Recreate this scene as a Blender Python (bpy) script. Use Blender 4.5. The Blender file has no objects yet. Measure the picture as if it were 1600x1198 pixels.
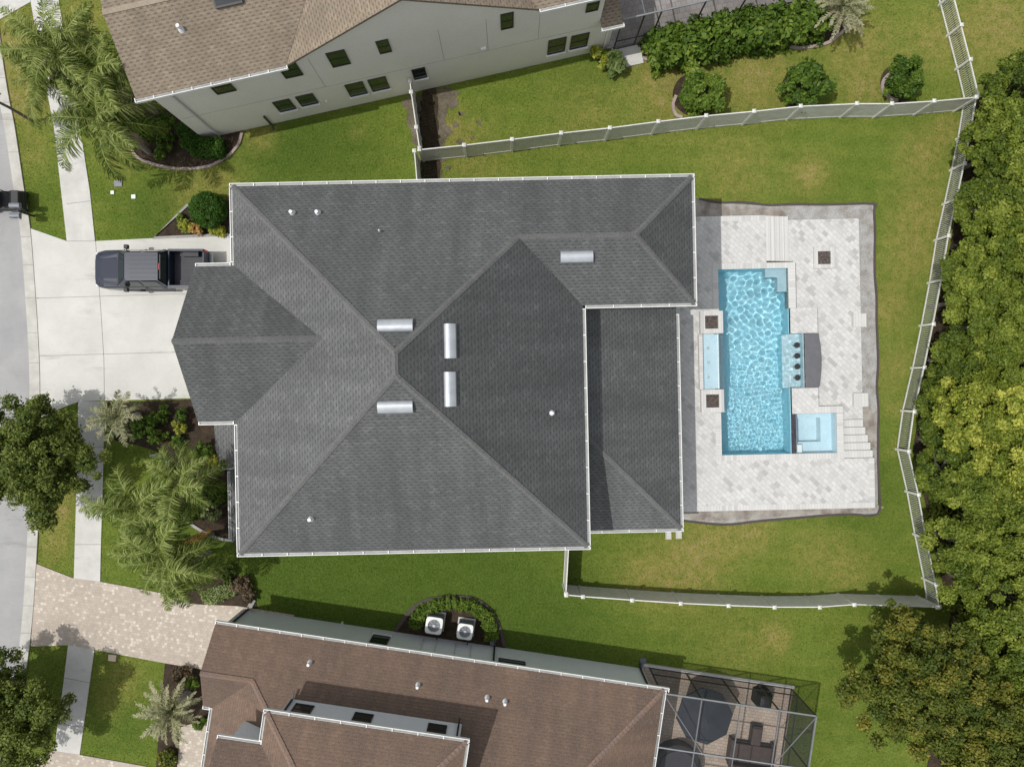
import bpy, math, random
import numpy as np
from mathutils import Matrix, Vector
S = bpy.context.scene
R = math.radians
# ---------------------------------------------------------------- camera, sky, sun
CAM_H = 37.5; FPX = 1110.0
cd = bpy.data.cameras.new('camera'); cam = bpy.data.objects.new('camera', cd); S.collection.objects.link(cam)
cam.location = (0, 0, CAM_H); cam.rotation_euler = (0, 0, 0)
cd.sensor_width = 36; cd.lens = 36 * FPX / 1600; cd.clip_start = .5; cd.clip_end = 3000
S.camera = cam
sun_dir = Vector((-.49, -.085, 1)).normalized()          # towards the sun
sun_el = math.asin(sun_dir.z); sun_az = math.atan2(sun_dir.x, sun_dir.y)
W = bpy.data.worlds.new("World"); S.world = W; W.use_nodes = True
wn = W.node_tree.nodes; wl = W.node_tree.links
sky = wn.new('ShaderNodeTexSky'); sky.sky_type = 'NISHITA'; sky.sun_disc = False
sky.sun_elevation = sun_el; sky.sun_rotation = sun_az; sky.air_density = 1.2; sky.dust_density = 2.0
bg = wn['Background']; bg.inputs['Strength'].default_value = .15
hs = wn.new('ShaderNodeHueSaturation'); hs.inputs['Saturation'].default_value = .3      # thin high haze: a whiter sky than the clear model
wl.new(sky.outputs[0], hs.inputs['Color']); wl.new(hs.outputs[0], bg.inputs['Color'])
sd = bpy.data.lights.new('sun', 'SUN'); sd.energy = 2.95; sd.angle = R(.5); sd.color = (1, .98, .955)
sun = bpy.data.objects.new('sun', sd); S.collection.objects.link(sun)
sun.rotation_euler = sun_dir.to_track_quat('Z', 'Y').to_euler(); sun.location = (-30, -5, 60)
sd.cycles.is_caustics_light = True
S.view_settings.view_transform = 'Standard'; S.view_settings.look = 'None'
S.view_settings.exposure = 0.0; S.view_settings.gamma = 1
S.view_settings.use_curve_mapping = False
S.cycles.max_bounces = 8; S.cycles.transparent_max_bounces = 12

# ---------------------------------------------------------------- helpers
col = S.collection
WM = {}                      # world matrix of every thing and part
def P(px, py, z=0.0):        # survey of the photograph: pixel and height -> place
    k = (CAM_H - z) / FPX
    return ((px - 800) * k, -(py - 599) * k, z)
def P2(px, py, z=0.0): return P(px, py, z)[:2]
def rotz(d): return Matrix.Rotation(R(d), 4, 'Z')
F1 = rotz(1.2); F2 = rotz(12.6); F3 = rotz(-8.45); I4 = Matrix.Identity(4)
def inframe(M, p):
    v = M.inverted() @ Vector((p[0], p[1], p[2] if len(p) > 2 else 0)); return (v.x, v.y, v.z)
def tag(o, label=None, cat=None, group=None, kind=None):
    if label: o['label'] = label
    if cat: o['category'] = cat
    if group: o['group'] = group
    if kind: o['kind'] = kind
    return o
def thing(name, label, cat, M=I4, group=None):
    o = bpy.data.objects.new(name, None); col.objects.link(o)
    o.empty_display_size = .3; o.matrix_world = M; WM[o.name] = M.copy()
    return tag(o, label, cat, group)
class MB:
    """collects faces; build() links them as one mesh object"""
    def __init__(s): s.v = []; s.f = []; s.t = []
    def poly(s, pts, tint=.5):
        i = len(s.v); s.v += [tuple(p) for p in pts]; s.f.append(tuple(range(i, i + len(pts)))); s.t.append(tint)
    def prism(s, poly, z0, z1, bottom=False, tint=.5):      # poly: list of (x,y) counter-clockwise or not
        a = sum(poly[i][0] * poly[(i + 1) % len(poly)][1] - poly[(i + 1) % len(poly)][0] * poly[i][1] for i in range(len(poly)))
        if a < 0: poly = poly[::-1]
        i = len(s.v); n = len(poly)
        s.v += [(p[0], p[1], z0) for p in poly] + [(p[0], p[1], z1) for p in poly]
        s.f.append(tuple(range(i + n, i + 2 * n))); s.t.append(tint)
        if bottom: s.f.append(tuple(range(i + n - 1, i - 1, -1))); s.t.append(tint)
        for k in range(n):
            j = (k + 1) % n; s.f.append((i + k, i + j, i + n + j, i + n + k)); s.t.append(tint)
    def box(s, x0, x1, y0, y1, z0, z1, tint=.5):
        s.prism([(min(x0, x1), min(y0, y1)), (max(x0, x1), min(y0, y1)), (max(x0, x1), max(y0, y1)), (min(x0, x1), max(y0, y1))], z0, z1, True, tint)
    def bar(s, a, b, w, h=None, up=(0, 0, 1), tint=.5):      # rectangular bar from a to b
        h = h or w; a = Vector(a); b = Vector(b); d = (b - a).normalized(); u = Vector(up)
        if abs(d.dot(u)) > .99: u = Vector((1, 0, 0))
        x = d.cross(u).normalized(); y = x.cross(d).normalized(); c = []
        for p in (a, b):
            for sx, sy in ((-1, -1), (1, -1), (1, 1), (-1, 1)): c.append(tuple(p + x * sx * w / 2 + y * sy * h / 2))
        i = len(s.v); s.v += c
        for f in ((0, 3, 2, 1), (4, 5, 6, 7), (0, 1, 5, 4), (1, 2, 6, 5), (2, 3, 7, 6), (3, 0, 4, 7)):
            s.f.append(tuple(i + k for k in f)); s.t.append(tint)
    def tube(s, pts, rad, n=8, tint=.5, cap=True):
        pts = [Vector(p) for p in pts]; i = len(s.v)
        for k, p in enumerate(pts):
            d = (pts[min(k + 1, len(pts) - 1)] - pts[max(k - 1, 0)]).normalized()
            u = Vector((0, 0, 1)) if abs(d.z) < .9 else Vector((1, 0, 0))
            x = d.cross(u).normalized(); y = x.cross(d); r = rad[k] if hasattr(rad, '__len__') else rad
            for j in range(n):
                a = 2 * math.pi * j / n; s.v.append(tuple(p + x * math.cos(a) * r + y * math.sin(a) * r))
        for k in range(len(pts) - 1):
            for j in range(n):
                j2 = (j + 1) % n; s.f.append((i + k * n + j, i + (k + 1) * n + j, i + (k + 1) * n + j2, i + k * n + j2)); s.t.append(tint)
        if cap:
            s.f.append(tuple(i + j for j in range(n))); s.t.append(tint)
            s.f.append(tuple(i + (len(pts) - 1) * n + j for j in range(n - 1, -1, -1))); s.t.append(tint)
    def disc(s, x, y, z0, z1, r0, r1=None, n=20, tint=.5):
        r1 = r0 if r1 is None else r1
        s.tube([(x, y, z0), (x, y, z1)], [r0, r1], n, tint)
    def build(s, name, mat, parent=None, M=I4, loc=None, smooth=False, bevel=0):
        if parent is not None: Wp = WM[parent.name]
        else:
            Wp = Matrix.Translation(loc) if loc is not None else I4.copy()
        T = Wp.inverted() @ M
        V = np.array(s.v, dtype=float)
        Lc = V                                            # frame coordinates, used for the uv layer
        A = np.array(T); V2 = V @ A[:3, :3].T + A[:3, 3]
        me = bpy.data.meshes.new(name); me.from_pydata(V2.tolist(), [], s.f)
        uv = me.uv_layers.new(name='UVMap'); tn = me.attributes.new('tint', 'FLOAT', 'FACE')
        tn.data.foreach_set('value', np.array(s.t, dtype=np.float32))
        U = np.zeros((len(me.loops), 2), dtype=np.float32); k = 0
        for f in s.f:
            p = Lc[list(f)]; n = np.zeros(3)
            for q in range(len(f)): n += np.cross(p[q], p[(q + 1) % len(f)])
            ln = np.linalg.norm(n); n = n / ln if ln > 1e-9 else np.array([0, 0, 1.])
            if n[2] < 0: n = -n
            if abs(n[2]) > .995: h = np.array([1., 0, 0]); up = np.array([0, 1., 0])
            else:
                h = np.cross([0, 0, 1.], n); h /= np.linalg.norm(h); up = np.cross(n, h)
            U[k:k + len(f), 0] = p @ h; U[k:k + len(f), 1] = p @ up; k += len(f)
        uv.data.foreach_set('uv', U.ravel())
        if smooth: me.polygons.foreach_set('use_smooth', [True] * len(s.f))
        me.materials.append(mat)
        o = bpy.data.objects.new(name, me); col.objects.link(o)
        if parent is not None: o.parent = parent
        else: o.matrix_world = Wp
        WM[o.name] = Wp.copy()
        if bevel:
            b = o.modifiers.new('bevel', 'BEVEL'); b.width = bevel; b.segments = 2; b.limit_method = 'ANGLE'
        return o
def copy_tree(o, parent=None, M=None):
    c = o.copy(); col.objects.link(c)
    if parent is not None: c.parent = parent
    if M is not None: c.matrix_world = M; WM[c.name] = M.copy()
    for ch in [x for x in o.children]: copy_tree(ch, c)
    return c
def smooth_path(pts, n=6, closed=False):
    out = []; m = len(pts); rng = range(m if closed else m - 1)
    for i in rng:
        p0 = pts[(i - 1) % m] if closed or i > 0 else pts[i]; p1 = pts[i]; p2 = pts[(i + 1) % m]
        p3 = pts[(i + 2) % m] if closed or i + 2 < m else p2
        for k in range(n):
            t = k / n
            out.append(tuple(.5 * (2 * b + (c - a) * t + (2 * a - 5 * b + 4 * c - d) * t * t + (3 * b - a - 3 * c + d) * t ** 3) for a, b, c, d in zip(p0, p1, p2, p3)))
    if not closed: out.append(tuple(pts[-1]))
    return out
# ---------------------------------------------------------------- materials
def nodes(name):
    m = bpy.data.materials.new(name); m.use_nodes = True; nt = m.node_tree
    return m, nt, nt.nodes['Principled BSDF']
def nd(nt, t, **kw):
    n = nt.nodes.new(t)
    for k, v in kw.items():
        if k in n.inputs: n.inputs[k].default_value = v
        else: setattr(n, k, v)
    return n
def c4(c): return (c[0], c[1], c[2], 1)
def mixc(nt, fac, a, b, mode='MIX'):
    m = nt.nodes.new('ShaderNodeMix'); m.data_type = 'RGBA'; m.blend_type = mode
    for s, v in ((m.inputs[0], fac), (m.inputs[6], a), (m.inputs[7], b)):
        if hasattr(v, 'links'): nt.links.new(v, s)
        else: s.default_value = c4(v) if hasattr(v, '__len__') else v
    return m.outputs[2]
def ramp(nt, src, lo, hi):
    m = nd(nt, 'ShaderNodeMapRange'); m.inputs[1].default_value = lo; m.inputs[2].default_value = hi
    nt.links.new(src, m.inputs[0]); return m.outputs[0]
def coords(nt, kind='Object', scale=(1, 1, 1), rot=0):
    tc = nt.nodes.new('ShaderNodeTexCoord'); mp = nt.nodes.new('ShaderNodeMapping')
    mp.inputs['Scale'].default_value = scale; mp.inputs['Rotation'].default_value = (0, 0, R(rot))
    nt.links.new(tc.outputs[kind], mp.inputs[0]); return mp.outputs[0]
def noise(nt, vec, sc, det=4, rough=.55):
    n = nd(nt, 'ShaderNodeTexNoise'); n.inputs['Scale'].default_value = sc; n.inputs['Detail'].default_value = det
    n.inputs['Roughness'].default_value = rough; nt.links.new(vec, n.inputs['Vector']); return n.outputs['Fac']
def bump(nt, b, src, strength=.3, dist=.02):
    n = nd(nt, 'ShaderNodeBump'); n.inputs['Strength'].default_value = strength; n.inputs['Distance'].default_value = dist
    nt.links.new(src, n.inputs['Height']); nt.links.new(n.outputs[0], b.inputs['Normal'])
def plain(name, c, rough=.6, metal=0, coat=0, spec=.5, alpha=1, var=.12, sc=3):
    m, nt, b = nodes(name)
    if var:
        f = noise(nt, coords(nt), sc)
        nt.links.new(mixc(nt, ramp(nt, f, .3, .7), tuple(x * (1 - var) for x in c), tuple(min(1, x * (1 + var)) for x in c)), b.inputs['Base Color'])
    else: b.inputs['Base Color'].default_value = c4(c)
    b.inputs['Roughness'].default_value = rough; b.inputs['Metallic'].default_value = metal
    b.inputs['Coat Weight'].default_value = coat; b.inputs['Specular IOR Level'].default_value = spec
    b.inputs['Alpha'].default_value = alpha
    return m
def noisy(name, a, b_, sc, fine, rough=.85, bs=.3, mid=None, lo=.35, hi=.65, dist=.03):
    m, nt, b = nodes(name); v = coords(nt)
    f = noise(nt, v, sc, 5, .6); g = noise(nt, v, fine, 3, .7)
    c = mixc(nt, ramp(nt, f, lo, hi), a, b_)
    c = mixc(nt, ramp(nt, g, .3, .7), mixc(nt, .28, c, (0, 0, 0)), mixc(nt, .12, c, mid or (1, 1, 1)))
    nt.links.new(c, b.inputs['Base Color']); b.inputs['Roughness'].default_value = rough; b.inputs['Specular IOR Level'].default_value = .25
    if bs: bump(nt, b, g, bs, dist)
    return m
def shingle(name, c1, c2, gap, accent, streak=.75, row=.145, tab=.30, tilt=.2, dash=.8):
    m, nt, b = nodes(name); uv = coords(nt, 'UV')
    def math_(op, a, b_=None):
        n = nd(nt, 'ShaderNodeMath', operation=op)
        for k, v in enumerate((a, b_)):
            if v is None: continue
            if hasattr(v, 'links'): nt.links.new(v, n.inputs[k])
            else: n.inputs[k].default_value = v
        return n.outputs[0]
    def cell(w, off, fr=2):
        t = nd(nt, 'ShaderNodeTexBrick'); nt.links.new(uv, t.inputs['Vector']); t.offset = off; t.offset_frequency = fr
        for k, v in (('Scale', 1), ('Brick Width', w), ('Row Height', row), ('Mortar Size', 0), ('Bias', 0)): t.inputs[k].default_value = v
        t.inputs['Color1'].default_value = (0, 0, 0, 1); t.inputs['Color2'].default_value = (1, 1, 1, 1); return t.outputs[0]
    c = mixc(nt, cell(tab, .37), c1, c2)
    c = mixc(nt, ramp(nt, cell(tab * .8, .21, 3), .80, .98), c, accent)
    sp = nd(nt, 'ShaderNodeSeparateXYZ'); nt.links.new(uv, sp.inputs[0])
    mo = math_('FLOORED_MODULO', sp.outputs[1], row); rowi = math_('FLOOR', math_('DIVIDE', sp.outputs[1], row))
    sh = math_('MULTIPLY', math_('FLOORED_MODULO', math_('MULTIPLY', rowi, .379), 1.0), tab * 1.0)
    wob = math_('MULTIPLY', noise(nt, uv, 3.0, 1), .12)
    px_ = math_('FLOORED_MODULO', math_('ADD', math_('ADD', sp.outputs[0], sh), wob), tab)
    tri = math_('ABSOLUTE', math_('SUBTRACT', px_, tab / 2)); dm = nd(nt, 'ShaderNodeMapRange'); nt.links.new(tri, dm.inputs[0]); dm.inputs[1].default_value = tab * .16; dm.inputs[2].default_value = tab * .30; dm.inputs[3].default_value = 1; dm.inputs[4].default_value = 0
    ln = nd(nt, 'ShaderNodeMapRange'); nt.links.new(mo, ln.inputs[0]); ln.inputs[1].default_value = row * .30; ln.inputs[2].default_value = row * .55; ln.inputs[3].default_value = 1; ln.inputs[4].default_value = 0
    dk_ = math_('MULTIPLY', math_('MULTIPLY', dm.outputs[0], ln.outputs[0]), dash)
    edge = nd(nt, 'ShaderNodeMapRange'); nt.links.new(mo, edge.inputs[0]); edge.inputs[1].default_value = 0; edge.inputs[2].default_value = row * .3; edge.inputs[3].default_value = .35; edge.inputs[4].default_value = 0
    c = mixc(nt, math_('MAXIMUM', dk_, edge.outputs[0]), c, gap)
    big = noise(nt, uv, .30, 6, .65); st = noise(nt, coords(nt, 'UV', (1.2, .14, 1)), .9, 5, .65)
    c = mixc(nt, ramp(nt, big, .36, .66), mixc(nt, 1, c, (streak + .06,) * 3, 'MULTIPLY'), c)
    c = mixc(nt, ramp(nt, st, .40, .64), mixc(nt, 1, c, (streak, streak, streak), 'MULTIPLY'), c)
    blot = noise(nt, uv, 1.1, 4, .7); c = mixc(nt, ramp(nt, blot, .60, .78), c, mixc(nt, 1, c, (.80, .78, .75), 'MULTIPLY'))
    gr = noise(nt, uv, 24, 2, .8)
    c = mixc(nt, ramp(nt, gr, .3, .7), mixc(nt, .2, c, (0, 0, 0)), mixc(nt, .08, c, (1, 1, 1)))
    nt.links.new(c, b.inputs['Base Color']); b.inputs['Roughness'].default_value = .93; b.inputs['Specular IOR Level'].default_value = .2
    bump(nt, b, mo, 1.0, tilt)
    return m
def stained(name, a, b_, dark, sc=.5, rough=.85):
    m, nt, b = nodes(name); v = coords(nt)
    c = mixc(nt, ramp(nt, noise(nt, v, sc, 6, .65), .32, .66), a, b_)
    st = noise(nt, coords(nt, 'Object', (.35, 1.6, 1), 4), .8, 6, .7); c = mixc(nt, ramp(nt, st, .56, .74), c, mixc(nt, .45, c, dark))
    sp = noise(nt, v, 3.4, 5, .75); c = mixc(nt, ramp(nt, sp, .64, .74), c, mixc(nt, .4, c, dark))
    g = noise(nt, v, 26, 3, .8); c = mixc(nt, ramp(nt, g, .3, .7), mixc(nt, .12, c, (0, 0, 0)), c)
    nt.links.new(c, b.inputs['Base Color']); b.inputs['Roughness'].default_value = rough; b.inputs['Specular IOR Level'].default_value = .25
    bump(nt, b, g, .15, .02); return m
def bricks(name, cols, mortar, w, h, ms, rot=0, off=.5, rough=.75, patch=.85, bs=.3):
    m, nt, b = nodes(name); uv = coords(nt, 'UV', (1, 1, 1), rot)
    def br(wd, ht, o):
        t = nd(nt, 'ShaderNodeTexBrick'); nt.links.new(uv, t.inputs['Vector']); t.offset = o
        for k, v in (('Scale', 1), ('Brick Width', wd), ('Row Height', ht), ('Mortar Size', ms), ('Mortar Smooth', .3), ('Bias', 0)): t.inputs[k].default_value = v
        return t
    t = br(w, h, off); t.inputs['Color1'].default_value = c4(cols[0]); t.inputs['Color2'].default_value = c4(cols[1]); t.inputs['Mortar'].default_value = c4(mortar)
    t2 = br(w * 1.0, h, off * .37 + .1); t2.inputs['Color1'].default_value = (0, 0, 0, 1); t2.inputs['Color2'].default_value = (1, 1, 1, 1); t2.inputs['Mortar'].default_value = (0, 0, 0, 1)
    c = mixc(nt, ramp(nt, t2.outputs[0], .78, 1.0), t.outputs[0], cols[2])
    f = noise(nt, coords(nt, 'UV'), .8, 4); g = noise(nt, coords(nt, 'UV'), 14, 3, .7)
    c = mixc(nt, ramp(nt, f, .35, .65), mixc(nt, 1, c, (patch,) * 3, 'MULTIPLY'), c)
    c = mixc(nt, ramp(nt, g, .35, .65), mixc(nt, .1, c, (0, 0, 0)), c)
    nt.links.new(c, b.inputs['Base Color']); b.inputs['Roughness'].default_value = rough; b.inputs['Specular IOR Level'].default_value = .3
    if bs: bump(nt, b, t.outputs['Fac'], -bs, .006)
    return m
def leafmat(name, dark, mid, light, rough=.5, trans=.25):
    m, nt, b = nodes(name); a = nd(nt, 'ShaderNodeAttribute'); a.attribute_name = 'tint'
    c = mixc(nt, ramp(nt, a.outputs['Fac'], 0, .5), dark, mid); c = mixc(nt, ramp(nt, a.outputs['Fac'], .5, 1), c, light)
    nt.links.new(c, b.inputs['Base Color']); b.inputs['Roughness'].default_value = max(rough, .55); b.inputs['Specular IOR Level'].default_value = .22
    if trans:
        t = nd(nt, 'ShaderNodeBsdfTranslucent'); nt.links.new(mixc(nt, 1, c, (1.0, 1.15, .5), 'MULTIPLY'), t.inputs[0])
        x = nd(nt, 'ShaderNodeMixShader'); x.inputs[0].default_value = trans
        nt.links.new(b.outputs[0], x.inputs[1]); nt.links.new(t.outputs[0], x.inputs[2]); nt.links.new(x.outputs[0], nt.nodes['Material Output'].inputs[0])
    return m

def lawnmat():
    m, nt, b = nodes('lawn grass'); v = coords(nt)
    a = nd(nt, 'ShaderNodeAttribute'); a.attribute_name = 'dry'
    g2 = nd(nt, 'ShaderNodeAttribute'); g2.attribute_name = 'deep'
    n1 = noise(nt, v, .35, 6, .65); n2 = noise(nt, v, 2.6, 5, .7); n3 = noise(nt, v, 9, 5, .85); n4 = noise(nt, v, 1.3, 5, .7)
    st = noise(nt, coords(nt, 'Object', (.25, 2.2, 1), 8), 1.0, 3, .6)
    green = mixc(nt, ramp(nt, n1, .3, .7), (.140, .176, .022), (.205, .238, .042))
    green = mixc(nt, ramp(nt, st, .35, .7), green, mixc(nt, .6, green, (.124, .184, .024)))
    wv = nd(nt, 'ShaderNodeTexWave'); wv.bands_direction = 'Y'; nt.links.new(coords(nt, 'Object', (1, 1, 1), 4), wv.inputs['Vector']); wv.inputs['Scale'].default_value = .28; wv.inputs['Distortion'].default_value = 1.2; wv.inputs['Detail'].default_value = 2; wv.inputs['Detail Scale'].default_value = .6
    green = mixc(nt, ramp(nt, wv.outputs['Fac'], .3, .7), green, mixc(nt, 1, green, (.88, .94, .86), 'MULTIPLY'))
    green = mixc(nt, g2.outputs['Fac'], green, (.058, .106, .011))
    n5 = nd(nt, 'ShaderNodeMath', operation='MULTIPLY_ADD'); nt.links.new(n2, n5.inputs[0]); n5.inputs[1].default_value = 3.4; n5.inputs[2].default_value = -.75
    s = nd(nt, 'ShaderNodeMath', operation='MULTIPLY'); nt.links.new(a.outputs['Fac'], s.inputs[0]); nt.links.new(n5.outputs[0], s.inputs[1])
    dry = ramp(nt, s.outputs[0], .02, .80)
    c = mixc(nt, dry, green, (.285, .24, .065))
    c = mixc(nt, ramp(nt, s.outputs[0], .85, 1.5), c, (.36, .25, .12))
    c = mixc(nt, ramp(nt, n3, .3, .72), mixc(nt, .42, c, (.0, .01, 0)), mixc(nt, .20, c, (.42, .46, .12)))
    c = mixc(nt, ramp(nt, n4, .35, .68), mixc(nt, 1, c, (.76, .84, .74), 'MULTIPLY'), c)
    nt.links.new(c, b.inputs['Base Color']); b.inputs['Roughness'].default_value = .95; b.inputs['Specular IOR Level'].default_value = .1
    bump(nt, b, n3, .7, .06)
    return m
M_ = {}
M_['lawn'] = lawnmat()
M_['shingle_grey'] = shingle('grey shingles', (.118, .122, .118), (.144, .148, .143), (.050, .053, .052), (.172, .177, .171), .70, tilt=.36)
M_['shingle_tan'] = shingle('tan shingles', (.235, .178, .115), (.28, .215, .142), (.10, .072, .046), (.31, .242, .165), .82, tilt=.06)
M_['shingle_brown'] = shingle('brown shingles', (.160, .092, .054), (.19, .112, .066), (.092, .055, .034), (.21, .125, .075), .72, tilt=.04, dash=.45)
M_['cap_grey'] = noisy('grey ridge caps', (.064, .065, .060), (.090, .090, .083), 2.2, 30, .92, .2)
M_['cap_tan'] = noisy('tan ridge caps', (.29, .225, .15), (.35, .275, .19), 2, 30, .92, .2)
M_['cap_rust'] = noisy('rusty ridge caps', (.185, .095, .050), (.14, .088, .06), 1.6, 30, .92, .2)
M_['white_metal'] = plain('white painted aluminium', (.72, .72, .69), .45, var=.06)
M_['soffit'] = plain('gutter trough', (.30, .30, .285), .8)
M_['vinyl'] = plain('white vinyl fence', (.62, .61, .565), .5, var=.1)
M_['stucco_beige'] = noisy('beige stucco', (.79, .755, .655), (.83, .80, .70), .7, 35, .9, .15)
M_['stucco_blue'] = noisy('pale blue grey stucco', (.77, .80, .81), (.81, .835, .845), .8, 35, .9, .12)
M_['stucco_grey'] = noisy('light grey stucco', (.55, .55, .53), (.6, .6, .58), .8, 35, .9, .12)
M_['frame_dark'] = plain('dark bronze frame', (.025, .023, .022), .4, var=0)
M_['frame_black'] = plain('black aluminium', (.015, .015, .016), .45, var=0)
M_['glass'] = plain('window glass', (.012, .02, .018), .04, var=0, spec=.9)
M_['glass_up'] = plain('upper window glass', (.015, .03, .025), .04, var=0, spec=1)
M_['galv'] = plain('galvanised sheet', (.42, .44, .46), .5, .45, var=.1)
M_['pvc'] = plain('white vent pipe', (.72, .73, .74), .4)
M_['asphalt'] = stained('street asphalt', (.31, .305, .30), (.375, .37, .36), (.17, .165, .16), .5, .9)
M_['kerb'] = stained('kerb concrete', (.42, .405, .36), (.55, .53, .48), (.16, .14, .11), 1.3)
M_['concrete'] = stained('driveway concrete', (.52, .51, .465), (.60, .585, .54), (.22, .21, .185), .6)
M_['walkconc'] = stained('sidewalk concrete', (.48, .47, .43), (.60, .585, .54), (.2, .19, .16), .9)
M_['joint_and_shade'] = plain('joint_and_shade', (.25, .24, .22), .9)  # grey of paving joints, also colours the shade strips on the steps
M_['pavers'] = bricks('pink concrete pavers', ((.42, .355, .29), (.50, .43, .355), (.62, .55, .46)), (.36, .31, .25), .15, .15, .008, 8, patch=.92)
M_['pavers_tan'] = bricks('tan patio pavers', ((.45, .36, .28), (.55, .46, .36), (.5, .34, .27)), (.25, .2, .17), .24, .16, .01, 0, patch=.85)
M_['pavers_grey'] = bricks('grey patio pavers', ((.42, .38, .35), (.50, .46, .43), (.38, .34, .32)), (.25, .22, .2), .3, .3, .01, 0, patch=.8)
M_['travertine'] = bricks('ivory travertine', ((.62, .61, .58), (.535, .525, .50), (.42, .413, .393)), (.39, .385, .36), .30, .21, .008, 45, .33, patch=.93, bs=.15)
M_['coping'] = bricks('travertine coping', ((.62, .61, .578), (.55, .54, .515), (.49, .482, .46)), (.45, .43, .4), .155, 50., .008, 0, .5, patch=.96, bs=.15)
M_['coping_v'] = bricks('travertine coping turned', ((.62, .61, .578), (.55, .54, .515), (.49, .482, .46)), (.45, .43, .4), .155, 50., .008, 90, .5, patch=.96, bs=.15)
M_['gravel'] = noisy('grey gravel', (.235, .21, .175), (.39, .38, .36), 1.5, 24, .95, 1.0, lo=.35, hi=.6)
M_['gravel_brown'] = noisy('brown gravel and mulch', (.17, .13, .10), (.36, .33, .28), 1.5, 30, .95, .8, lo=.35, hi=.6)
M_['rust'] = noisy('rusty iron', (.07, .04, .03), (.16, .08, .05), 4, 20, .9, .4)
M_['mulch'] = noisy('dark mulch', (.024, .017, .011), (.070, .049, .032), 3, 24, .98, 1.0, mid=(.16, .11, .07), lo=.3, hi=.7)
M_['soil'] = noisy('bare grey soil', (.09, .073, .048), (.185, .155, .115), 1.3, 18, .98, .8, mid=(.3, .26, .2))
M_['edging'] = noisy('brown concrete edging', (.26, .19, .155), (.40, .31, .26), 1.5, 20, .9, .3)
M_['edging_grey'] = noisy('grey concrete edging', (.25, .24, .22), (.36, .34, .31), 1.5, 20, .9, .3)
M_['edge_black'] = plain('dark edging strip', (.07, .055, .05), .9)
M_['plaster'] = noisy('aqua pebble plaster', (.42, .80, .92), (.52, .86, .95), 1.5, 24, .7, 0)
M_['plaster_light'] = noisy('pale blue plaster', (.54, .68, .73), (.61, .74, .78), 1.5, 30, .7, 0)
M_['mosaic'] = bricks('pool mosaic', ((.66, .80, .84), (.86, .92, .93), (.92, .95, .95)), (.48, .64, .68), .3, .07, .012, 90, patch=.9, bs=0)
M_['tile_dark'] = bricks('dark spill tile', ((.045, .04, .055), (.08, .07, .09), (.12, .10, .11)), (.03, .03, .03), .05, .05, .004, rough=.3, bs=0)
M_['counter'] = noisy('dark granite counter', (.075, .075, .085), (.10, .10, .11), 3, 60, .35, 0)
M_['lava'] = noisy('brown lava rock', (.03, .022, .018), (.13, .075, .05), 9, 30, .95, 1.0, lo=.4, hi=.6)
M_['bark'] = noisy('bark', (.06, .047, .036), (.13, .10, .075), 4, 25, .95, .8)
M_['palmbark'] = noisy('palm trunk', (.22, .19, .15), (.32, .28, .22), 4, 25, .95, .6)
M_['truck'] = plain('dark slate car paint', (.010, .015, .032), .3, .0, .35, spec=.35, var=0)
M_['cage'] = plain('grey powder coated beam', (.22, .225, .23), .5)
M_['trim'] = plain('black rubber and trim', (.018, .018, .02), .6, var=0)
M_['bedliner'] = plain('bed liner', (.045, .045, .05), .7)
M_['red'] = plain('red lens', (.45, .02, .02), .3, var=0)
M_['lens'] = plain('clear lens', (.7, .7, .72), .2, var=0)
M_['canvas'] = plain('charcoal canvas', (.032, .037, .045), .9, var=.15, sc=2)
M_['wicker'] = plain('brown outdoor fabric', (.07, .05, .042), .85, var=.2, sc=3)
M_['boxgrey'] = plain('grey plastic', (.16, .17, .19), .5)
M_['beige'] = plain('beige lid', (.55, .45, .34), .7)
M_['whiteplastic'] = plain('white plastic', (.75, .75, .70), .5)
M_['oak'] = leafmat('oak leaves', (.040, .066, .010), (.115, .150, .024), (.24, .265, .06))
M_['wood'] = leafmat('woodland leaves', (.040, .068, .008), (.142, .188, .022), (.32, .35, .06))
M_['woodyellow'] = leafmat('yellow green leaves', (.05, .082, .009), (.16, .20, .020), (.56, .55, .10))
M_['myrtle'] = leafmat('rusty green leaves', (.038, .064, .009), (.125, .148, .020), (.32, .25, .045))
M_['shrub'] = leafmat('shrub leaves', (.034, .074, .008), (.100, .165, .018), (.23, .29, .045))
M_['boxwood'] = leafmat('clipped leaves', (.022, .062, .006), (.048, .115, .010), (.09, .17, .018))
M_['lime'] = leafmat('lime leaves', (.12, .17, .02), (.26, .29, .04), (.45, .40, .05))
M_['varieg'] = leafmat('variegated leaves', (.08, .12, .03), (.20, .25, .08), (.45, .48, .25))
M_['palm'] = leafmat('palm leaflets', (.034, .064, .008), (.115, .160, .022), (.38, .41, .14), .6, .28)
M_['palmgrey'] = leafmat('grey green palm leaflets', (.07, .095, .030), (.18, .195, .085), (.46, .42, .28), .5)
M_['deadfrond'] = leafmat('dry palm leaflets', (.24, .13, .035), (.42, .24, .07), (.55, .36, .14), .6)
M_['fern'] = leafmat('dry grass tufts', (.07, .05, .03), (.14, .10, .06), (.28, .20, .13), .7)
def screenmat(name, op):
    m, nt, b = nodes(name); b.inputs['Base Color'].default_value = (.03, .032, .035, 1); b.inputs['Roughness'].default_value = .8
    t = nd(nt, 'ShaderNodeBsdfTransparent'); x = nd(nt, 'ShaderNodeMixShader'); x.inputs[0].default_value = op
    nt.links.new(t.outputs[0], x.inputs[1]); nt.links.new(b.outputs[0], x.inputs[2]); nt.links.new(x.outputs[0], nt.nodes['Material Output'].inputs[0]); return m
M_['screen'] = screenmat('insect screen', .22); M_['screen_wall'] = screenmat('insect screen wall', .42)
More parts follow.
